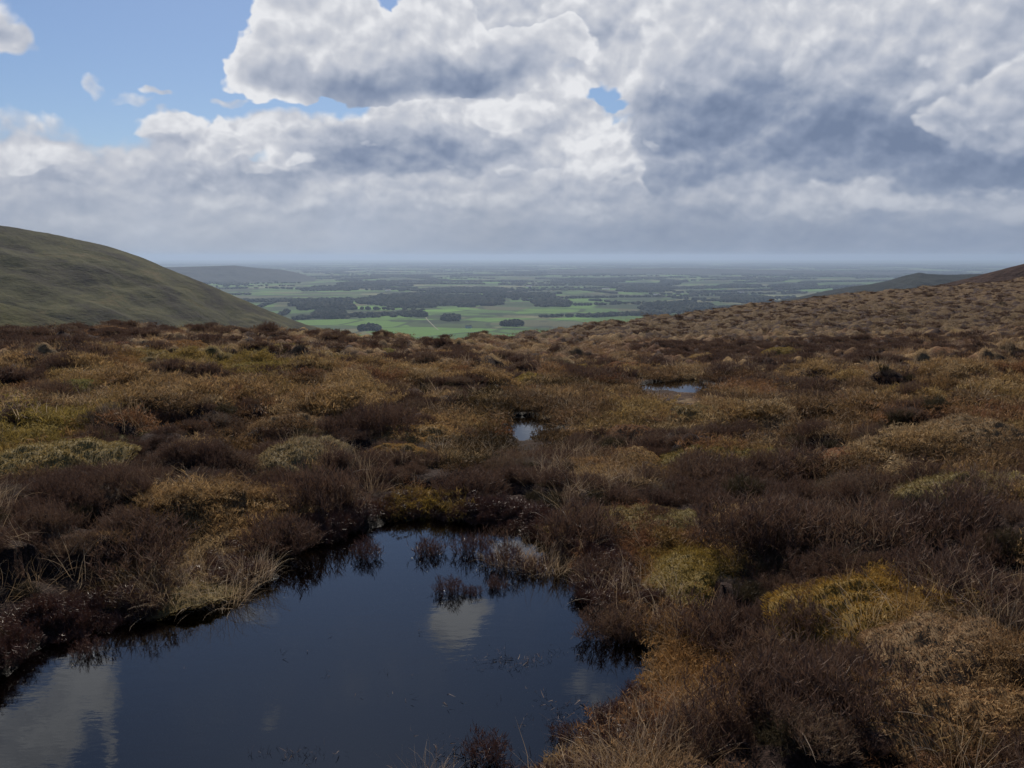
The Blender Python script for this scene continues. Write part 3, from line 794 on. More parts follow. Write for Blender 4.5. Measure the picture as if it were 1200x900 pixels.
def hummock_mesh(seed, Rr=.42, H=.2, n=15000):
    g = np.random.default_rng(seed)
    nr, na = 26, 64
    rr = np.linspace(0, 1, nr); aa = np.linspace(0, 2 * np.pi, na, endpoint=False)
    def hf(x, y):
        r = np.hypot(x, y) / Rr; a = np.arctan2(y, x); e = 1 + .16 * np.sin(2 * a + seed) + .09 * np.sin(5 * a + 2 * seed)
        q = r / e
        return H * np.clip(1 - q ** 2.2, -1.6, 1) * (1 + .35 * np.abs(gnoise(x * 5 + seed, y * 5, 3))) + .045 * np.abs(gnoise(x * 8, y * 8 + seed, 4)) + .02 * gnoise(x * 22, y * 22, 5) - .05
    A, Q = np.meshgrid(aa, rr * 1.05 * Rr); x = Q * np.cos(A); y = Q * np.sin(A); z = hf(x, y)
    co = np.stack([x, y, z], -1).reshape(-1, 3)
    i = np.arange(nr - 1)[:, None] * na; j = np.arange(na)[None]; j2 = (j + 1) % na
    f = np.stack([i + j, i + na + j, i + na + j2, i + j2], -1).reshape(-1, 4)
    base = (co, f, np.full(len(co), .0), np.full(len(co), .0))
    ang = g.uniform(0, 6.283, n); rad = np.sqrt(g.random(n)) * Rr * 1.10; rx = rad * np.cos(ang); ry = rad * np.sin(ang)
    root = np.stack([rx, ry, hf(rx, ry) - .004], 1)
    d = unit(np.stack([g.normal(0, .5, n) + rx / Rr * .7, g.normal(0, .5, n) + ry / Rr * .7, np.ones(n)], 1)); L = g.uniform(.008, .030, n)
    t3 = np.array([0, .5, 1.]); P = root[:, None] + d[:, None] * (L[:, None] * t3)[..., None]
    wid = g.uniform(.6, 1.3, n)[:, None] * .0042 * np.array([.8, 1, .3])[None]; side = unit(np.cross(d, g.normal(0, 1, (n, 3))))
    v, f2, a = ribbons(P, wid, side)
    V, Fc, A_, Rn = join([base, (v, f2, a, np.repeat(g.random(n), 6))])
    me = mesh_np('hummock', V, Fc); add_attr(me, 'along', A_); add_attr(me, 'rnd', Rn); return me
HUM = [hummock_mesh(3, .42, .18), hummock_mesh(8, .40, .22), hummock_mesh(14, .46, .15)]
M_hum = plant_mat('hummock_moss', [(0, (.06, .05, .018)), (.5, (.13, .10, .035)), (1, (.2, .16, .06))], use_tint=True, transl=.15, spec=.1, nscale=3)
for me in HUM: me.materials.append(M_hum)
MOUND = [(1062, 706, .85, .9, (.26, .165, .035), 'bright yellow-green moss mound among dark heather at right'),
 (820, 642, .70, .7, (.19, .135, .03), 'greenest low moss mound, right of the pool behind the dark bushes'),
 (1165, 812, .72, 1.0, (.24, .148, .068), 'pale tan tufty mound at the lower right edge'),
 (1130, 752, .62, .8, (.24, .155, .082), 'straw coloured mound just behind the pale tan one at the right edge'),
 (488, 607, .75, .7, (.22, .15, .03), 'green-yellow moss mound on the back shore of the pool'),
 (730, 588, .80, .8, (.20, .145, .055), 'tan moss mound right of the big bushy heather clump'),
 (800, 590, .6, .8, (.19, .15, .055), 'small rounded tan mound right of another, under the mid slope heather'),
 (872, 536, 1.1, .8, (.20, .155, .05), 'broad tan mound midway up the right slope'),
 (1112, 484, 1.5, 1.0, (.21, .155, .06), 'big rounded tan mound far up the right slope'),
 (540, 392, 1.6, .6, (.19, .15, .05), 'tan hump on the skyline at the notch'),
 (300, 428, 1.5, .7, (.21, .17, .04), 'bright yellow moss mound far back on the left'),
 (112, 500, 1.1, .8, (.16, .14, .04), 'olive moss mound on the left moor behind grey heather'),
 (600, 432, 1.3, .9, (.19, .145, .05), 'tan mound in the middle distance left of the small far pool'),
 (655, 450, 1.2, .9, (.18, .14, .045), 'olive-tan mound between the two small pools'),
 (180, 622, .7, .7, (.20, .15, .06), 'tan moss mound on the left bank among dark heather'),
 (1160, 574, .9, .8, (.22, .175, .07), 'pale straw mound at the right edge above brown heather')]
for i, (px, py, w, hs, tn, lb) in enumerate(MOUND):
    x, y = G(px, py); o = link('moss_mound', HUM[i % 3]); s = w / .84
    yy = y + w * .12; aa = np.linspace(0, 6.283, 13)
    z = float(np.percentile(moor_z(x + .42 * w * np.cos(aa), yy + .38 * w * np.sin(aa)), 45)) - .01
    if i == 4: yy += .35
    o.location = (x, yy, z); o.rotation_euler = (0, 0, i * 1.3); o.scale = (s * 1.25, s, s * hs * .78)
    o['tint'] = [tn[0] * 1.75, tn[1] * 1.72, tn[2] * 1.8, 1.0]; tag(o, lb, 'moss mound', 'moss mounds on the moor')

gm = np.random.default_rng(77); done = [np.array(G(m_[0], m_[1])) for m_ in MOUND]; cnt = 0
while cnt < 64:
    r = 6.5 * (34 / 6.5) ** gm.random(); az_ = R(gm.uniform(-30, 30)); x, y = r * math.sin(az_), r * math.cos(az_)
    w = gm.uniform(.45, 1.0) * (.8 + r / 30)
    if pool_d(x, y) < .5 + w * .5 or channel(x, y) > .2 or not clear2(x, y) or not clear2(x, y + .8) or min(np.hypot(*(p - (x, y))) for p in done) < w * 1.0 + .35: continue
    if ev(EH, x, y) > .6 and gm.random() < .8: continue
    done.append(np.array((x, y))); o = link('moss_mound', HUM[cnt % 3]); s = w / .84
    o.location = (x, y, float(np.percentile(moor_z(x + .4 * w * np.cos(np.arange(6)), y + .4 * w * np.sin(np.arange(6))), 55)) + .045)
    o.rotation_euler = (0, 0, gm.uniform(0, 6)); o.scale = (s * gm.uniform(1, 1.5), s, s * gm.uniform(.6, 1.0))
    q = gm.random(); c0 = np.array([.27, .175, .090]) * (1 - q) + np.array([.28, .20, .068]) * q
    o['tint'] = [float(v_) * gm.uniform(1.4, 1.9) for v_ in c0] + [1.0]
    tag(o, 'small tan or yellowish moss mound scattered among the middle distance heather', 'moss mound', 'small moss mounds of the middle distance'); cnt += 1

GRASS_T = [(690, 885, 1.0, 'large bleached grass tussock at the bottom edge beside the pool'), (760, 900, 1.0, 'bleached grass tussock right of the largest one at the bottom edge'),
 (742, 862, 1.0, 'straw grass tussock on the right shore of the pool'), (780, 790, .85, 'straw grass tussock left of the long heather clump'), (830, 775, .8, 'short tawny tussock touching the long heather clump'),
 (640, 620, .95, 'orange-tan grass tussock at the back shore of the pool'), (600, 615, .8, 'thin pale tussock below the big bushy heather clump'), (255, 636, .95, 'curly bleached grass tussock on the left bank of the pool'),
 (190, 634, .9, 'grey curly grass tussock left of the bleached one on the bank'), (1180, 745, .8, 'pale grass tussock behind the tan mound at the right edge'), (292, 622, .8, 'tawny tussock right beside the left shore of the pool'),
 (505, 900, .7, 'sparse pale blades at the bottom edge in front of the pool')]
GT = [grass_mesh(300 + i, 320, .12, .34, .15, .0024, 1.1) for i in range(3)]
for me in GT: me.materials.append(M_straw)
for i, (px, py, s, lb) in enumerate(GRASS_T):
    x, y = G(px, py) if py < 895 else at_z(px, py + 4, .12)
    o = link('grass_tussock', GT[i % 3]); o.location = (x, y, max(float(moor_z(x, y)), .0) - .01); o.rotation_euler = (0, 0, i * 2.1); o.scale = (s, s, s * .85)
    tag(o, lb, 'grass tussock', 'bleached grass tussocks')

# ------------------------------------------------------------------ scattered cover
def do_scatter():
    def z_of(x, y): return moor_z(x, y)
    # near heather carpet
    x, y = sector(9000, 2.0, 17, 37, power=.8)
    h = heath_field(x, y); d = pool_d(x, y)
    k = (h > .52 + .34 * RNG.random(len(x))) & (d > .10) & clear2(x, y); x, y, h = x[k], y[k], h[k]
    r = np.hypot(x, y)
    s = (.34 + .46 * h * RNG.random(len(x))) * np.clip(.72 + r * .03, .7, 1.1)
    s = s * np.where(pool_d(x, y) < .6, .6, 1) * np.where(RNG.random(len(x)) < .3, .6, 1)
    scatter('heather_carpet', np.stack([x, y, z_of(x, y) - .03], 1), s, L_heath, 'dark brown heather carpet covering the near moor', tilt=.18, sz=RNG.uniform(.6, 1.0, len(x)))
    # middle
    x, y = sector(20000, 14, 46, 36)
    h = heath_field(x, y); k = (h > .40 + .36 * RNG.random(len(x))) & visible_r(x, y, 4) & (pool_d(x, y) > .45) & clear2(x, y); x, y = x[k], y[k]
    scatter('heather_carpet', np.stack([x, y, z_of(x, y) - .04], 1), RNG.uniform(.3, 1.05, len(x)), L_heath_mid, 'heather carpet of the middle distance', sz=RNG.uniform(.6, 1.05, len(x)), tilt=.15)
    # far slope
    x, y = sector(26000, 42, 158, 36)
    h = heath_field(x, y); k = (h > .32 + .36 * RNG.random(len(x))) & visible_r(x, y, 6); x, y = x[k], y[k]
    scatter('heather_carpet', np.stack([x, y, z_of(x, y) - .06], 1), RNG.uniform(.35, 1.1, len(x)), L_heath_far, 'heather carpet of the far right slope', sz=RNG.uniform(.4, .8, len(x)), tilt=.1)
    # moss near
    x, y = sector(60000, 1.9, 20, 37, power=.6)
    h = heath_field(x, y); k = (h < .62) & (pool_d(x, y) > .03) & clear2(x, y); x, y = x[k], y[k]
    r = np.hypot(x, y)
    scatter('moss_cover', np.stack([x, y, z_of(x, y)], 1), RNG.uniform(.7, 1.3, len(x)) * np.clip(r / 6, .8, 1.8), L_moss, 'low moss and short sedge cover of the near moor', tint=tint_rgb(x, y), tilt=.3)
    # sedge near
    x, y = sector(15000, 1.9, 17, 37, power=.7)
    g = fbm(x / .8, y / .8, 71, 3); k = (g > -.05 + .2 * RNG.random(len(x))) & (heath_field(x, y) < .7) & (pool_d(x, y) > .0) & clear2(x, y); x, y = x[k], y[k]
    r = np.hypot(x, y)
    scatter('sedge_grass', np.stack([x, y, z_of(x, y) - .005], 1), RNG.uniform(.5, 1.15, len(x)) * np.clip(r / 9, .8, 1.4), L_sedge, 'thin tawny sedge grass between the heather', tint=tint_rgb(x, y) * 1.3, tilt=.3)
    # straw
    x, y = sector(7500, 1.9, 17, 37, power=.8)
    g = fbm(x / 1.1, y / 1.1, 77, 3) + .45 * ev([e for e in ell_fields([(715, 870, 110, 60, 1), (790, 790, 90, 50, 1), (250, 650, 150, 60, 1.3), (120, 640, 120, 50, .8), (560, 480, 100, 40, .5), (640, 545, 70, 30, .9), (1000, 600, 200, 40, .4), (1150, 740, 80, 40, .8), (640, 610, 60, 18, 1)])], x, y)
    k = (g > .22 + .3 * RNG.random(len(x))) & (pool_d(x, y) > .0) & clear2(x, y); x, y = x[k], y[k]
    scatter('bleached_grass', np.stack([x, y, z_of(x, y)], 1), RNG.uniform(.5, 1.0, len(x)), L_straw, 'bleached curling grass blades through the moor', tilt=.4)
    # ragged dead heather and litter hanging over the water's edge
    x, y = sector(60000, 1.9, 8.5, 37, power=.8)
    d = poly_sd(x, y, POOL); g = gnoise(x / .5, y / .5, 87)
    k = (d > -.02 + .05 * g) & (d < .26) & ((x < .55) | (y > 4.4)) & (RNG.random(len(x)) < .38 + .4 * g); x, y = x[k], y[k]
    scatter('shore_heather', np.stack([x, y, np.maximum(z_of(x, y), -.02) - .01], 1), RNG.uniform(.22, .62, len(x)), lib('shore', [bpy.data.objects.new('sh%d' % i, m_) for i, m_ in enumerate(HS)]), 'dark russet dead heather along the water edge', tilt=.45, sz=RNG.uniform(.5, .9, len(x)))
    # drowned stems and litter showing at the pool surface
    P = []
    for px, py, rx, ry, n in ((592, 776, 38, 9, 60), (345, 884, 40, 8, 34), (668, 842, 44, 26, 70), (350, 662, 30, 10, 60), (640, 770, 60, 12, 16), (420, 780, 260, 60, 26), (545, 880, 60, 16, 40)):
        for _ in range(n):
            p = at_z(px + RNG.normal(0, rx * .5), py + RNG.normal(0, ry * .5), 0)
            if poly_sd(p[0], p[1], POOL) < -.03: P.append((p[0], p[1], .001 - .012 * RNG.random()))
    P = np.array(P)
    scatter('floating_litter', P, RNG.uniform(.25, .8, len(P)), lib('litter', [hidden('lt%d' % i, grass_mesh(240 + i, 7, .02, .07, .05, .0035, .4, 4), M_wet) for i in range(3)]), 'dead stems and litter floating on the dark pool', tilt=1.1)
    x, y = sector(9000, 9, 42, 36)
    g = fbm(x / 1.6, y / 1.1, 79, 3) + .3 * ev(EM, x, y); k = (g > .16 + .25 * RNG.random(len(x))) & visible_r(x, y, 4) & (pool_d(x, y) > .2) & clear2(x, y); x, y = x[k], y[k]
    scatter('bleached_grass', np.stack([x, y, z_of(x, y)], 1), RNG.uniform(.5, 1.1, len(x)), lib('straw_mid', [hidden('sm%d' % i, grass_mesh(250 + i, 60, .08, .24, .20, .006, 1.3, 5), M_straw) for i in range(3)]), 'bleached grass drifts of the middle distance', tilt=.3)
    # sedge middle and far
    x, y = sector(24000, 13, 46, 36)
    k = (heath_field(x, y) < .72) & visible_r(x, y, 4) & (pool_d(x, y) > .1) & clear2(x, y); x, y = x[k], y[k]
    scatter('sedge_grass', np.stack([x, y, z_of(x, y) - .02], 1), RNG.uniform(.6, 1.3, len(x)), L_sedge_mid, 'tawny sedge and moss of the middle distance', tint=tint_rgb(x, y), tilt=.2)
    x, y = sector(34000, 42, 158, 36)
    k = (heath_field(x, y) < .75) & visible_r(x, y, 6); x, y = x[k], y[k]
    scatter('sedge_grass', np.stack([x, y, z_of(x, y) - .04], 1), RNG.uniform(.6, 1.4, len(x)), L_sedge_far, 'tawny sedge of the far right slope', tint=tint_rgb(x, y), tilt=.15)
do_scatter()

# ------------------------------------------------------------------ hills
PLAIN_Z = -250.0
def ridge(name, prof, dist, near_run, drop_near, back_run, base, mat, label, amp=4., nsc=60., dist_end=None, cols=420, rows=110, kind='structure', shape=1.0):
    xs = np.linspace(prof[0][0], prof[-1][0], cols); ys = np.interp(xs, [p[0] for p in prof], [p[1] for p in prof])
    # smooth the traced crest
    ker = np.hanning(9); ker /= ker.sum(); ys = np.convolve(np.pad(ys, 4, 'edge'), ker, 'valid')
    ds = np.linspace(dist, dist_end or dist, cols)
    C = np.array([ray_dir(a, b) * (d / math.hypot(*ray_dir(a, b)[:2])) for a, b, d in zip(xs, ys, ds)]); C[:, 2] += CAM_Z
    H2 = unit(C[:, :2])
    V = []
    T = np.concatenate([-np.linspace(1, 0, rows) ** 1.4, np.linspace(0, 1, rows // 3)[1:]])
    for t in T:
        if t <= 0:
            xy = C[:, :2] + H2 * near_run * t; z = C[:, 2] + (base - C[:, 2]) * ((-t) ** (1.15 * shape)) * (drop_near)
        else:
            xy = C[:, :2] + H2 * back_run * t; z = C[:, 2] + (base - C[:, 2]) * (t ** 1.3)
        n = (fbm(xy[:, 0] / nsc, xy[:, 1] / nsc, 81, 4) * amp + (np.abs(gnoise(xy[:, 0] / (nsc * .55) + .4 * gnoise(xy[:, 0] / nsc, xy[:, 1] / nsc, 83), xy[:, 1] / (nsc * 1.6), 84)) - .3) * amp * .7) * min(1, abs(t) * 5 + .05) + gnoise(xy[:, 0] / (nsc * .07), xy[:, 1] / (nsc * .07), 85) * amp * .05
        V.append(np.concatenate([xy, (z + n)[:, None]], 1))
    V = np.array(V); nr, nc = V.shape[:2]
    i = np.arange(nr - 1)[:, None] * nc; j = np.arange(nc - 1)[None]
    f = np.stack([i + j, i + j + 1, i + nc + j + 1, i + nc + j], -1).reshape(-1, 4)
    me = mesh_np(name, V.reshape(-1, 3), f)
    o = link(name, me, mat); tag(o, label, None, None, kind); return o

def hill_mat(name, stops, scale=.01, stretch=(1, 1, 1), bsc=.25, bd=2.):
    m, t, out = material(name); P = t.add('ShaderNodeNewGeometry').outputs['Position']; P2 = t.v('MULTIPLY', P, stretch)
    n = t.noise(P2, scale, 8, .62, .6); n2 = t.noise(P2, scale * 14, 5, .6)
    f = t.m('ADD', t.m('MULTIPLY', t.m('SUBTRACT', n, .5), 1.7), t.m('MULTIPLY_ADD', n2, .45, .27))
    principled(t, out, t.ramp(f, stops), .95, .1, bump(t, t.m('ADD', t.noise(P2, bsc, 6, .65), t.m('MULTIPLY', t.noise(P2, bsc * .15, 4, .6), 3)), .8, bd)); return m
M_hill = hill_mat('hill_grass', [(0, (.011, .009, .006)), (.28, (.021, .018, .008)), (.45, (.036, .034, .011)), (.6, (.048, .048, .014)), (.8, (.078, .060, .022)), (1, (.11, .08, .032))], .016, (1, 1, 2.2))
M_hill2 = hill_mat('hill_heather', [(0, (.022, .014, .012)), (.5, (.045, .026, .022)), (1, (.09, .06, .035))], .03)
M_ridge = hill_mat('wooded_ridge', [(0, (.005, .008, .008)), (.5, (.009, .013, .010)), (.8, (.018, .022, .014)), (1, (.05, .055, .028))], .004)
ridge('hill', [(-420, 235), (-200, 243), (-60, 256), (0, 264), (60, 274), (125, 288), (165, 301), (200, 316), (250, 336), (310, 362), (370, 385), (430, 408), (520, 450)], 1000, 520, .62, 900, -255, M_hill, 'smooth olive-green hill sloping down from the left', 7, 90, 1150)
ridge('hill', [(-200, 335), (-60, 345), (0, 355), (30, 362), (62, 372), (110, 386), (200, 410)], 480, 200, .5, 200, -150, M_hill, 'low grassy spur at the foot of the left hill', 2, 40)
ridge('hill', [(1060, 345), (1100, 334), (1140, 325), (1165, 318), (1200, 309), (1260, 297), (1400, 280), (1600, 270)], 420, 200, .5, 500, -255, M_hill2, 'dark brown heather hill at the right edge', 2.0, 40)
ridge('hill', [(900, 356), (940, 347), (985, 338), (1015, 334), (1040, 329), (1060, 323), (1078, 319), (1086, 321), (1110, 322), (1150, 321), (1200, 319), (1300, 316), (1500, 310)], 2600, 900, .9, 1500, -255, M_ridge, 'dark wooded ridge on the right beyond the moor', 9, 130, 3000)
ridge('hill', [(120, 318), (170, 313), (200, 313), (240, 312), (275, 311), (300, 314), (330, 316), (350, 320), (366, 326), (375, 330)], 9600, 700, 1.0, 1500, -255, M_ridge, 'long flat-topped wooded hill far off beyond the green hill', 10, 260)
ridge('hill', [(640, 318), (700, 315.5), (780, 314), (860, 315.5), (940, 317), (1010, 319), (1100, 321)], 14000, 1500, 1.0, 1500, -255, M_ridge, 'low wooded rise on the far plain right of centre', 12, 600)

# ------------------------------------------------------------------ plain
def build_plain():
    azs = np.radians(np.arange(-62, 62.01, .5)); rs = np.geomspace(700, 62000, 150)
    A, Q = np.meshgrid(azs, rs); x = Q * np.sin(A); y = Q * np.cos(A)
    z = PLAIN_Z + 9 * fbm(x / 2600, y / 2600, 91, 3) * sstep(1500, 5000, Q)
    nr, na = x.shape; i = np.arange(nr - 1)[:, None] * na; j = np.arange(na - 1)[None]
    f = np.stack([i + j, i + j + 1, i + na + j + 1, i + na + j], -1).reshape(-1, 4)
    me = mesh_np('plain', np.stack([x, y, z], -1).reshape(-1, 3), f)
    m, t, out = material('farmland'); P = t.add('ShaderNodeNewGeometry').outputs['Position']
    wn = t.v('SUBTRACT', t.noise(P, .0007, 3, .5, col=True), (.5, .5, .5))
    Pw = t.v('MULTIPLY', t.v('ADD', P, t.v('SCALE', wn, scale=500)), (1, 1, 0))
    rot = t.add('ShaderNodeVectorRotate', rotation_type='Z_AXIS'); t.put(rot.inputs['Vector'], Pw); rot.inputs['Angle'].default_value = .42
    vo = t.add('ShaderNodeTexVoronoi', feature='F1', distance='CHEBYCHEV'); t.put(vo.inputs['Vector'], rot.outputs[0]); vo.inputs['Scale'].default_value = 1 / 330.; vo.inputs['Randomness'].default_value = .75
    s = t.add('ShaderNodeSeparateColor'); t.put(s.inputs[0], vo.outputs['Color'])
    big = t.noise(P, .00045, 3, .5)
    f_ = t.m('ADD', t.m('MULTIPLY', s.outputs[0], .75), t.m('MULTIPLY', t.ss(big, .35, .65), .25))
    c = t.ramp(f_, [(0, (.030, .042, .022)), (.16, (.055, .075, .03)), (.30, (.10, .085, .05)), (.42, (.075, .125, .035)), (.55, (.11, .18, .04)), (.66, (.15, .125, .07)), (.74, (.20, .17, .10)), (.80, (.085, .14, .035)), (.90, (.14, .24, .05))], 'CONSTANT')
    ve = t.add('ShaderNodeTexVoronoi', feature='DISTANCE_TO_EDGE'); t.put(ve.inputs['Vector'], rot.outputs[0]); ve.inputs['Scale'].default_value = 1 / 330.; ve.inputs['Randomness'].default_value = .75
    c = t.mix(t.m('MULTIPLY', t.ss(ve.outputs[0], .05, .015), .7), c, (.022, .03, .015))
    wd = t.ss(t.noise(t.v('MULTIPLY', P, (1, 1.1, 0)), .0009, 6, .7), .52, .56)
    c = t.mix(t.m('MULTIPLY', wd, .8), c, (.016, .024, .014))
    c = t.mix(t.m('MULTIPLY', t.ss(t.noise(P, .02, 5, .6), .4, .7), .3), c, (.05, .055, .03))
    c = t.v('MULTIPLY', c, (.82, 1.0, .85))
    principled(t, out, c, .95, .05)
    o = link('plain', me, m); tag(o, 'patchwork farmland plain stretching to the horizon', None, None, 'structure')
build_plain()

def plain_z(x, y): return PLAIN_Z + 9 * fbm(x / 2600, y / 2600, 91, 3) * sstep(1500, 5000, np.hypot(x, y))
def plain_at(px, py):
    d = ray_dir(px, py); tt = (PLAIN_Z - CAM_Z) / d[2]; p = d * tt
    for _ in range(6):
        tt = (float(plain_z(p[0], p[1])) - CAM_Z) / d[2]; p = d * tt
    return p[:2]

# tree crowns in one mesh per wood
_t = (1 + 5 ** .5) / 2
ICO = unit(np.array([(-1, _t, 0), (1, _t, 0), (-1, -_t, 0), (1, -_t, 0), (0, -1, _t), (0, 1, _t), (0, -1, -_t), (0, 1, -_t), (_t, 0, -1), (_t, 0, 1), (-_t, 0, -1), (-_t, 0, 1)], float))
ICF = np.array([(0, 11, 5), (0, 5, 1), (0, 1, 7), (0, 7, 10), (0, 10, 11), (1, 5, 9), (5, 11, 4), (11, 10, 2), (10, 7, 6), (7, 1, 8), (3, 9, 4), (3, 4, 2), (3, 2, 6), (3, 6, 8), (3, 8, 9), (4, 9, 5), (2, 4, 11), (6, 2, 10), (8, 6, 7), (9, 8, 1)])
M_wd, t_, o_ = material('woodland')
P_ = t_.add('ShaderNodeNewGeometry').outputs['Position']
principled(t_, o_, t_.ramp(t_.noise(P_, .018, 5, .7), [(.3, (.009, .015, .010)), (.5, (.020, .030, .014)), (.62, (.045, .042, .026)), (.75, (.07, .075, .035))]), .95, .05)
def crowns(name, x, y, rad, hgt, label, cat=None, group=None, kind=None):
    g = np.random.default_rng(len(x)); n = len(x); z = plain_z(x, y)
    s = np.stack([rad, rad, hgt * .55], 1)
    v = ICO[None] * s[:, None] * g.uniform(.75, 1.2, (n, 12, 1)) + np.stack([x, y, z + hgt * .5], 1)[:, None]
    f = ICF[None] + (np.arange(n) * 12)[:, None, None]
    me = mesh_np(name, v.reshape(-1, 3), f.reshape(-1, 3), False)
    o = link(name, me, M_wd); tag(o, label, cat, group, kind); return o
def wood_points(x0, x1, y0, y1, step, g):
    """ellipse footprint on the plain under the pixel box (y0 top, y1 bottom)"""
    cx = (x0 + x1) / 2; a = plain_at(cx, y0); b = plain_at(cx, y1); c = (a + b) / 2
    dpt = np.linalg.norm(a - b) / 2; wd = np.linalg.norm(plain_at(x1, (y0 + y1) / 2) - plain_at(x0, (y0 + y1) / 2)) / 2
    n = int(min(9000, 4 * wd * dpt / step ** 2)) + 6
    u = g.uniform(-1, 1, (n, 2)); ax = unit(a - b); ay = np.array([ax[1], -ax[0]])
    p = c + ay * (u[:, :1] * wd) + ax * (u[:, 1:] * dpt)
    q = np.abs(u[:, 0]) ** 3 + np.abs(u[:, 1]) ** 3 + .8 * gnoise(p[:, 0] / 210, p[:, 1] / 260, 95) + .5 * gnoise(p[:, 0] / 70, p[:, 1] / 90, 96)
    p = p[q < .72]
    # keep the one connected stand
    cell = {}; key = [tuple(k) for k in np.floor(p / (step * 1.0)).astype(int)]
    for i, k in enumerate(key): cell.setdefault(k, []).append(i)
    left = set(cell); best = []
    while left:
        st = [left.pop()]; comp = []
        while st:
            a = st.pop(); comp.append(a)
            for dx in (-1, 0, 1):
                for dy in (-1, 0, 1):
                    b = (a[0] + dx, a[1] + dy)
                    if b in left: left.discard(b); st.append(b)
        if sum(len(cell[k]) for k in comp) > sum(len(cell[k]) for k in best): best = comp
    return p[[i for k in best for i in cell[k]]]
GW = np.random.default_rng(5)
WOODS = [(421, 446, 382, 389, 'small round copse on the near field just above the left skyline'), (366, 405, 363, 374, 'dark copse left of the near fields'), (330, 420, 352, 364, 'dark wood behind the left copse'),
 (418, 592, 346, 361, 'broad dark wood across the middle of the plain'), (500, 600, 338, 344, 'thin wood strip behind the broad wood'), (470, 500, 367, 372, 'small copse beside the pale track'),
 (516, 542, 371, 377, 'oval copse right of the pale track'), (588, 612, 377, 383, 'small copse above the notch in the skyline'), (622, 670, 350, 364, 'dark square wood right of centre'), (575, 650, 344, 351, 'wood strip left of the dark square wood'),
 (748, 836, 356, 366, 'long dark wood just above the right moor slope'), (838, 905, 348, 357, 'dark wood above the moor slope farther right'), (722, 785, 338, 343, 'thin dark wood between green fields'), (838, 892, 334, 338, 'thin tree belt behind a bright green field'),
 (770, 800, 330, 334, 'small far wood above the right fields'), (395, 470, 331, 335, 'far tree belt left of centre'), (660, 745, 327, 331, 'far tree belt right of centre'), (900, 960, 334, 338, 'tree belt at the foot of the wooded ridge')]
for (x0, x1, y0, y1, lb) in WOODS:
    p = wood_points(x0, x1, y0, y1, 11 if y0 > 360 else 17, GW); n = len(p); big = 1 if y0 > 360 else 1.5
    crowns('wood', p[:, 0], p[:, 1], GW.uniform(6, 10, n) * big, GW.uniform(11, 19, n) * (1.1 if big > 1 else 1), lb, 'wood', 'woods on the plain')
def far_woods():
    X, Y, Rd, Hh = [], [], [], []
    for _ in range(760):
        r = GW.uniform(3600, 32000) ; a = R(GW.uniform(-33, 33)); cx, cy = r * math.sin(a), r * math.cos(a)
        if r < 5000 and GW.random() < .3: continue
        L = GW.uniform(150, 900) * (1 + r / 15000); W = GW.choice([9, 14, 22, 60, 130]) * GW.uniform(.8, 1.3) * (1 + r / 15000); th = GW.normal(.42, .25) + (0 if GW.random() < .7 else 1.57)
        st = 14 + r / 900.; n = int(min(500, L * W / st ** 2)) + 8
        u = GW.uniform(-.5, .5, (n, 2)) * [L, W]; X.append(cx + u[:, 0] * math.cos(th) - u[:, 1] * math.sin(th)); Y.append(cy + u[:, 0] * math.sin(th) + u[:, 1] * math.cos(th))
        Rd.append(GW.uniform(.55, .9, n) * st); Hh.append(GW.uniform(10, 18, n))
    crowns('far_woods', *map(np.concatenate, (X, Y, Rd, Hh)), 'scattered woods and hedgerow trees over the far plain', None, None, 'stuff')
far_woods()

# tree line at the crest of the wooded ridge and hedge running down the green hill
# farmhouses
M_wall, t_, o_ = material('white_render'); P_ = t_.add('ShaderNodeNewGeometry').outputs['Position']; principled(t_, o_, t_.ramp(t_.noise(P_, .4, 3, .5), [(.3, (.62, .6, .55)), (.7, (.78, .77, .73))]), .9, .2)
M_roof, t_, o_ = material('slate_roof'); P_ = t_.add('ShaderNodeNewGeometry').outputs['Position']; principled(t_, o_, t_.ramp(t_.noise(P_, .8, 3, .5), [(.3, (.09, .09, .1)), (.7, (.16, .15, .15))]), .7, .3)
def farmhouse(px, py, L, lb, ang):
    p = plain_at(px, py); z = float(plain_z(p[0], p[1]))
    e = bpy.data.objects.new('farmhouse', None); COL.objects.link(e); e.location = (p[0], p[1], z); e.rotation_euler = (0, 0, ang); tag(e, lb, 'farmhouse', 'farmhouses on the plain')
    W, H, T = L * .45, 6., 4.
    l, w = L / 2, W / 2
    v = [(-l, -w, -1), (l, -w, -1), (l, w, -1), (-l, w, -1), (-l, -w, H), (l, -w, H), (l, w, H), (-l, w, H), (-l, 0, H + T), (l, 0, H + T)]
    me = bpy.data.meshes.new('wall'); me.from_pydata(v, [], [(0, 1, 5, 4), (2, 3, 7, 6), (1, 2, 6, 9, 5), (3, 0, 4, 8, 7)]); link('wall', me, M_wall, e)
    q = .5; v = [(-l - q, -w - q, H - .3), (l + q, -w - q, H - .3), (l + q, 0, H + T + .15), (-l - q, 0, H + T + .15), (l + q, w + q, H - .3), (-l - q, w + q, H - .3)]
    v += [(a, b, c + .25) for a, b, c in v]
    me = bpy.data.meshes.new('roof'); me.from_pydata(v, [], [(6, 7, 8, 9), (9, 8, 10, 11), (0, 3, 2, 1), (3, 5, 4, 2), (0, 1, 7, 6), (4, 5, 11, 10), (1, 2, 8, 7), (2, 4, 10, 8), (0, 6, 9, 3), (3, 9, 11, 5)]); link('roof', me, M_roof, e)
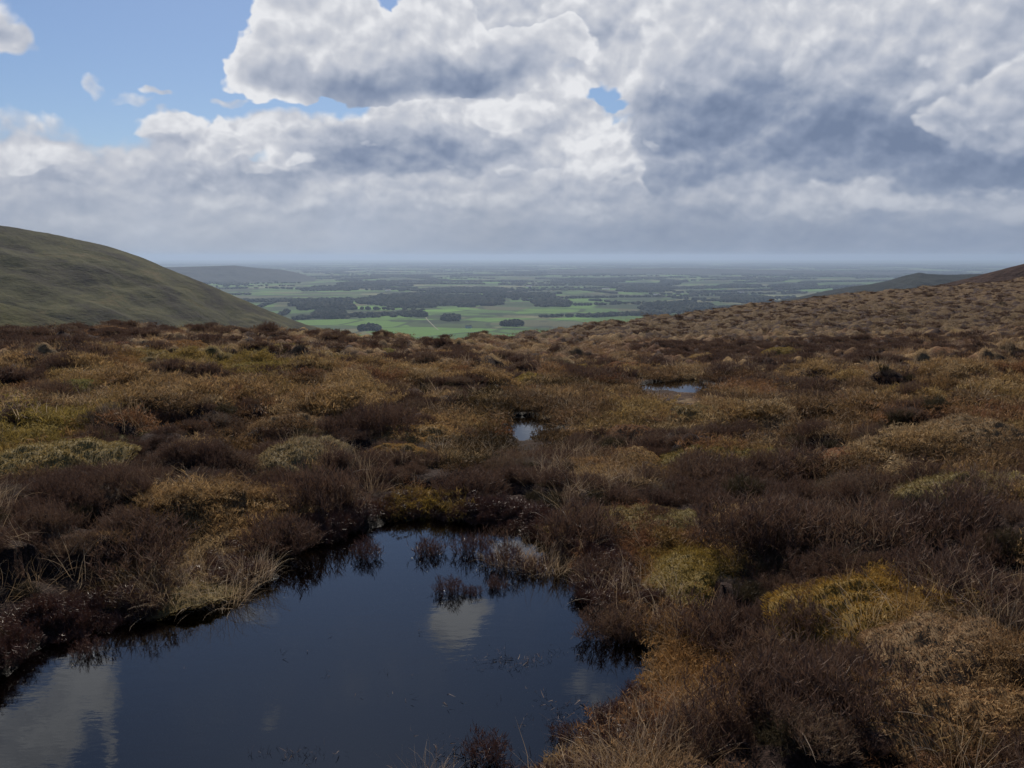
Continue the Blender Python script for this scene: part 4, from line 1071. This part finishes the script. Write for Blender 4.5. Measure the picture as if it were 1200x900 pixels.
for a in [(549, 384.5, 22, 'white farmhouse in the near field below the pale track', .3), (710, 339, 58, 'white farmhouse among the far green fields right of centre', .1), (596, 343, 46, 'pale farmhouse at the end of the broad dark wood', .5),
          (620, 336, 44, 'small pale farmhouse far off near the centre of the plain', -.2), (770, 346, 44, 'pale farmhouse beside the thin dark wood on the right', .2), (455, 341, 40, 'pale farmhouse in the far green field on the left', 0), (868, 343, 44, 'pale farmhouse above the moor slope at right', .1)]: farmhouse(*a)
# track
def track():
    pts = [plain_at(a, b) for a, b in ((499, 372), (501, 375), (505, 379), (509, 383), (514, 387))]
    P2 = []
    for i in range(len(pts) - 1):
        for k in range(12): P2.append(pts[i] + (pts[i + 1] - pts[i]) * k / 12)
    P2 = np.array(P2); d = unit(np.gradient(P2, axis=0)); nrm = np.stack([-d[:, 1], d[:, 0]], 1) * 1.9
    z = plain_z(P2[:, 0], P2[:, 1])[:, None] + .8
    v = np.concatenate([np.concatenate([P2 - nrm, z], 1), np.concatenate([P2 + nrm, z], 1)]); n = len(P2); i = np.arange(n - 1)
    me = mesh_np('track', v, np.stack([i, i + 1, i + 1 + n, i + n], 1))
    m, t, o = material('pale_track'); P = t.add('ShaderNodeNewGeometry').outputs['Position']; principled(t, o, t.ramp(t.noise(P, .2, 3, .5), [(.3, (.16, .15, .11)), (.7, (.24, .22, .17))]), .9, .2)
    o = link('track', me, m); tag(o, 'pale farm track crossing the near fields', None, None, 'structure')
track()

# ------------------------------------------------------------------ haze
def haze():
    X, Yb, Yf, Z0, Z1 = 64000, -1400, 64000, -272, 60
    v = [(-X, Yb, Z0), (X, Yb, Z0), (X, Yf, Z0), (-X, Yf, Z0), (-X, Yb, Z1), (X, Yb, Z1), (X, Yf, Z1), (-X, Yf, Z1)]
    me = bpy.data.meshes.new('haze'); me.from_pydata(v, [], [(0, 3, 2, 1), (4, 5, 6, 7), (0, 1, 5, 4), (2, 3, 7, 6), (1, 2, 6, 5), (3, 0, 4, 7)])
    m, t, out = material('haze_air')
    pv = t.add('ShaderNodeVolumePrincipled'); pv.inputs['Color'].default_value = (.46, .58, .80, 1); pv.inputs['Density'].default_value = 5.2e-5; pv.inputs['Anisotropy'].default_value = .3
    t.l.new(pv.outputs[0], out.inputs['Volume'])
    o = link('haze', me, m); tag(o, 'pale blue haze over the far plain', None, None, 'stuff')
haze()

# ------------------------------------------------------------------ render settings
sc.view_settings.view_transform = 'Standard'; sc.view_settings.look = 'None'; sc.view_settings.gamma = 1; sc.view_settings.exposure = 0
sc.render.engine = 'CYCLES'; c = sc.cycles
c.use_denoising = True
try: c.denoiser = 'OPENIMAGEDENOISE'
except Exception: pass
c.max_bounces = 5; c.diffuse_bounces = 2; c.glossy_bounces = 2; c.transmission_bounces = 2; c.transparent_max_bounces = 8; c.volume_bounces = 1
c.caustics_reflective = False; c.caustics_refractive = False; c.sample_clamp_indirect = 4; c.pixel_filter_type = 'BLACKMAN_HARRIS'
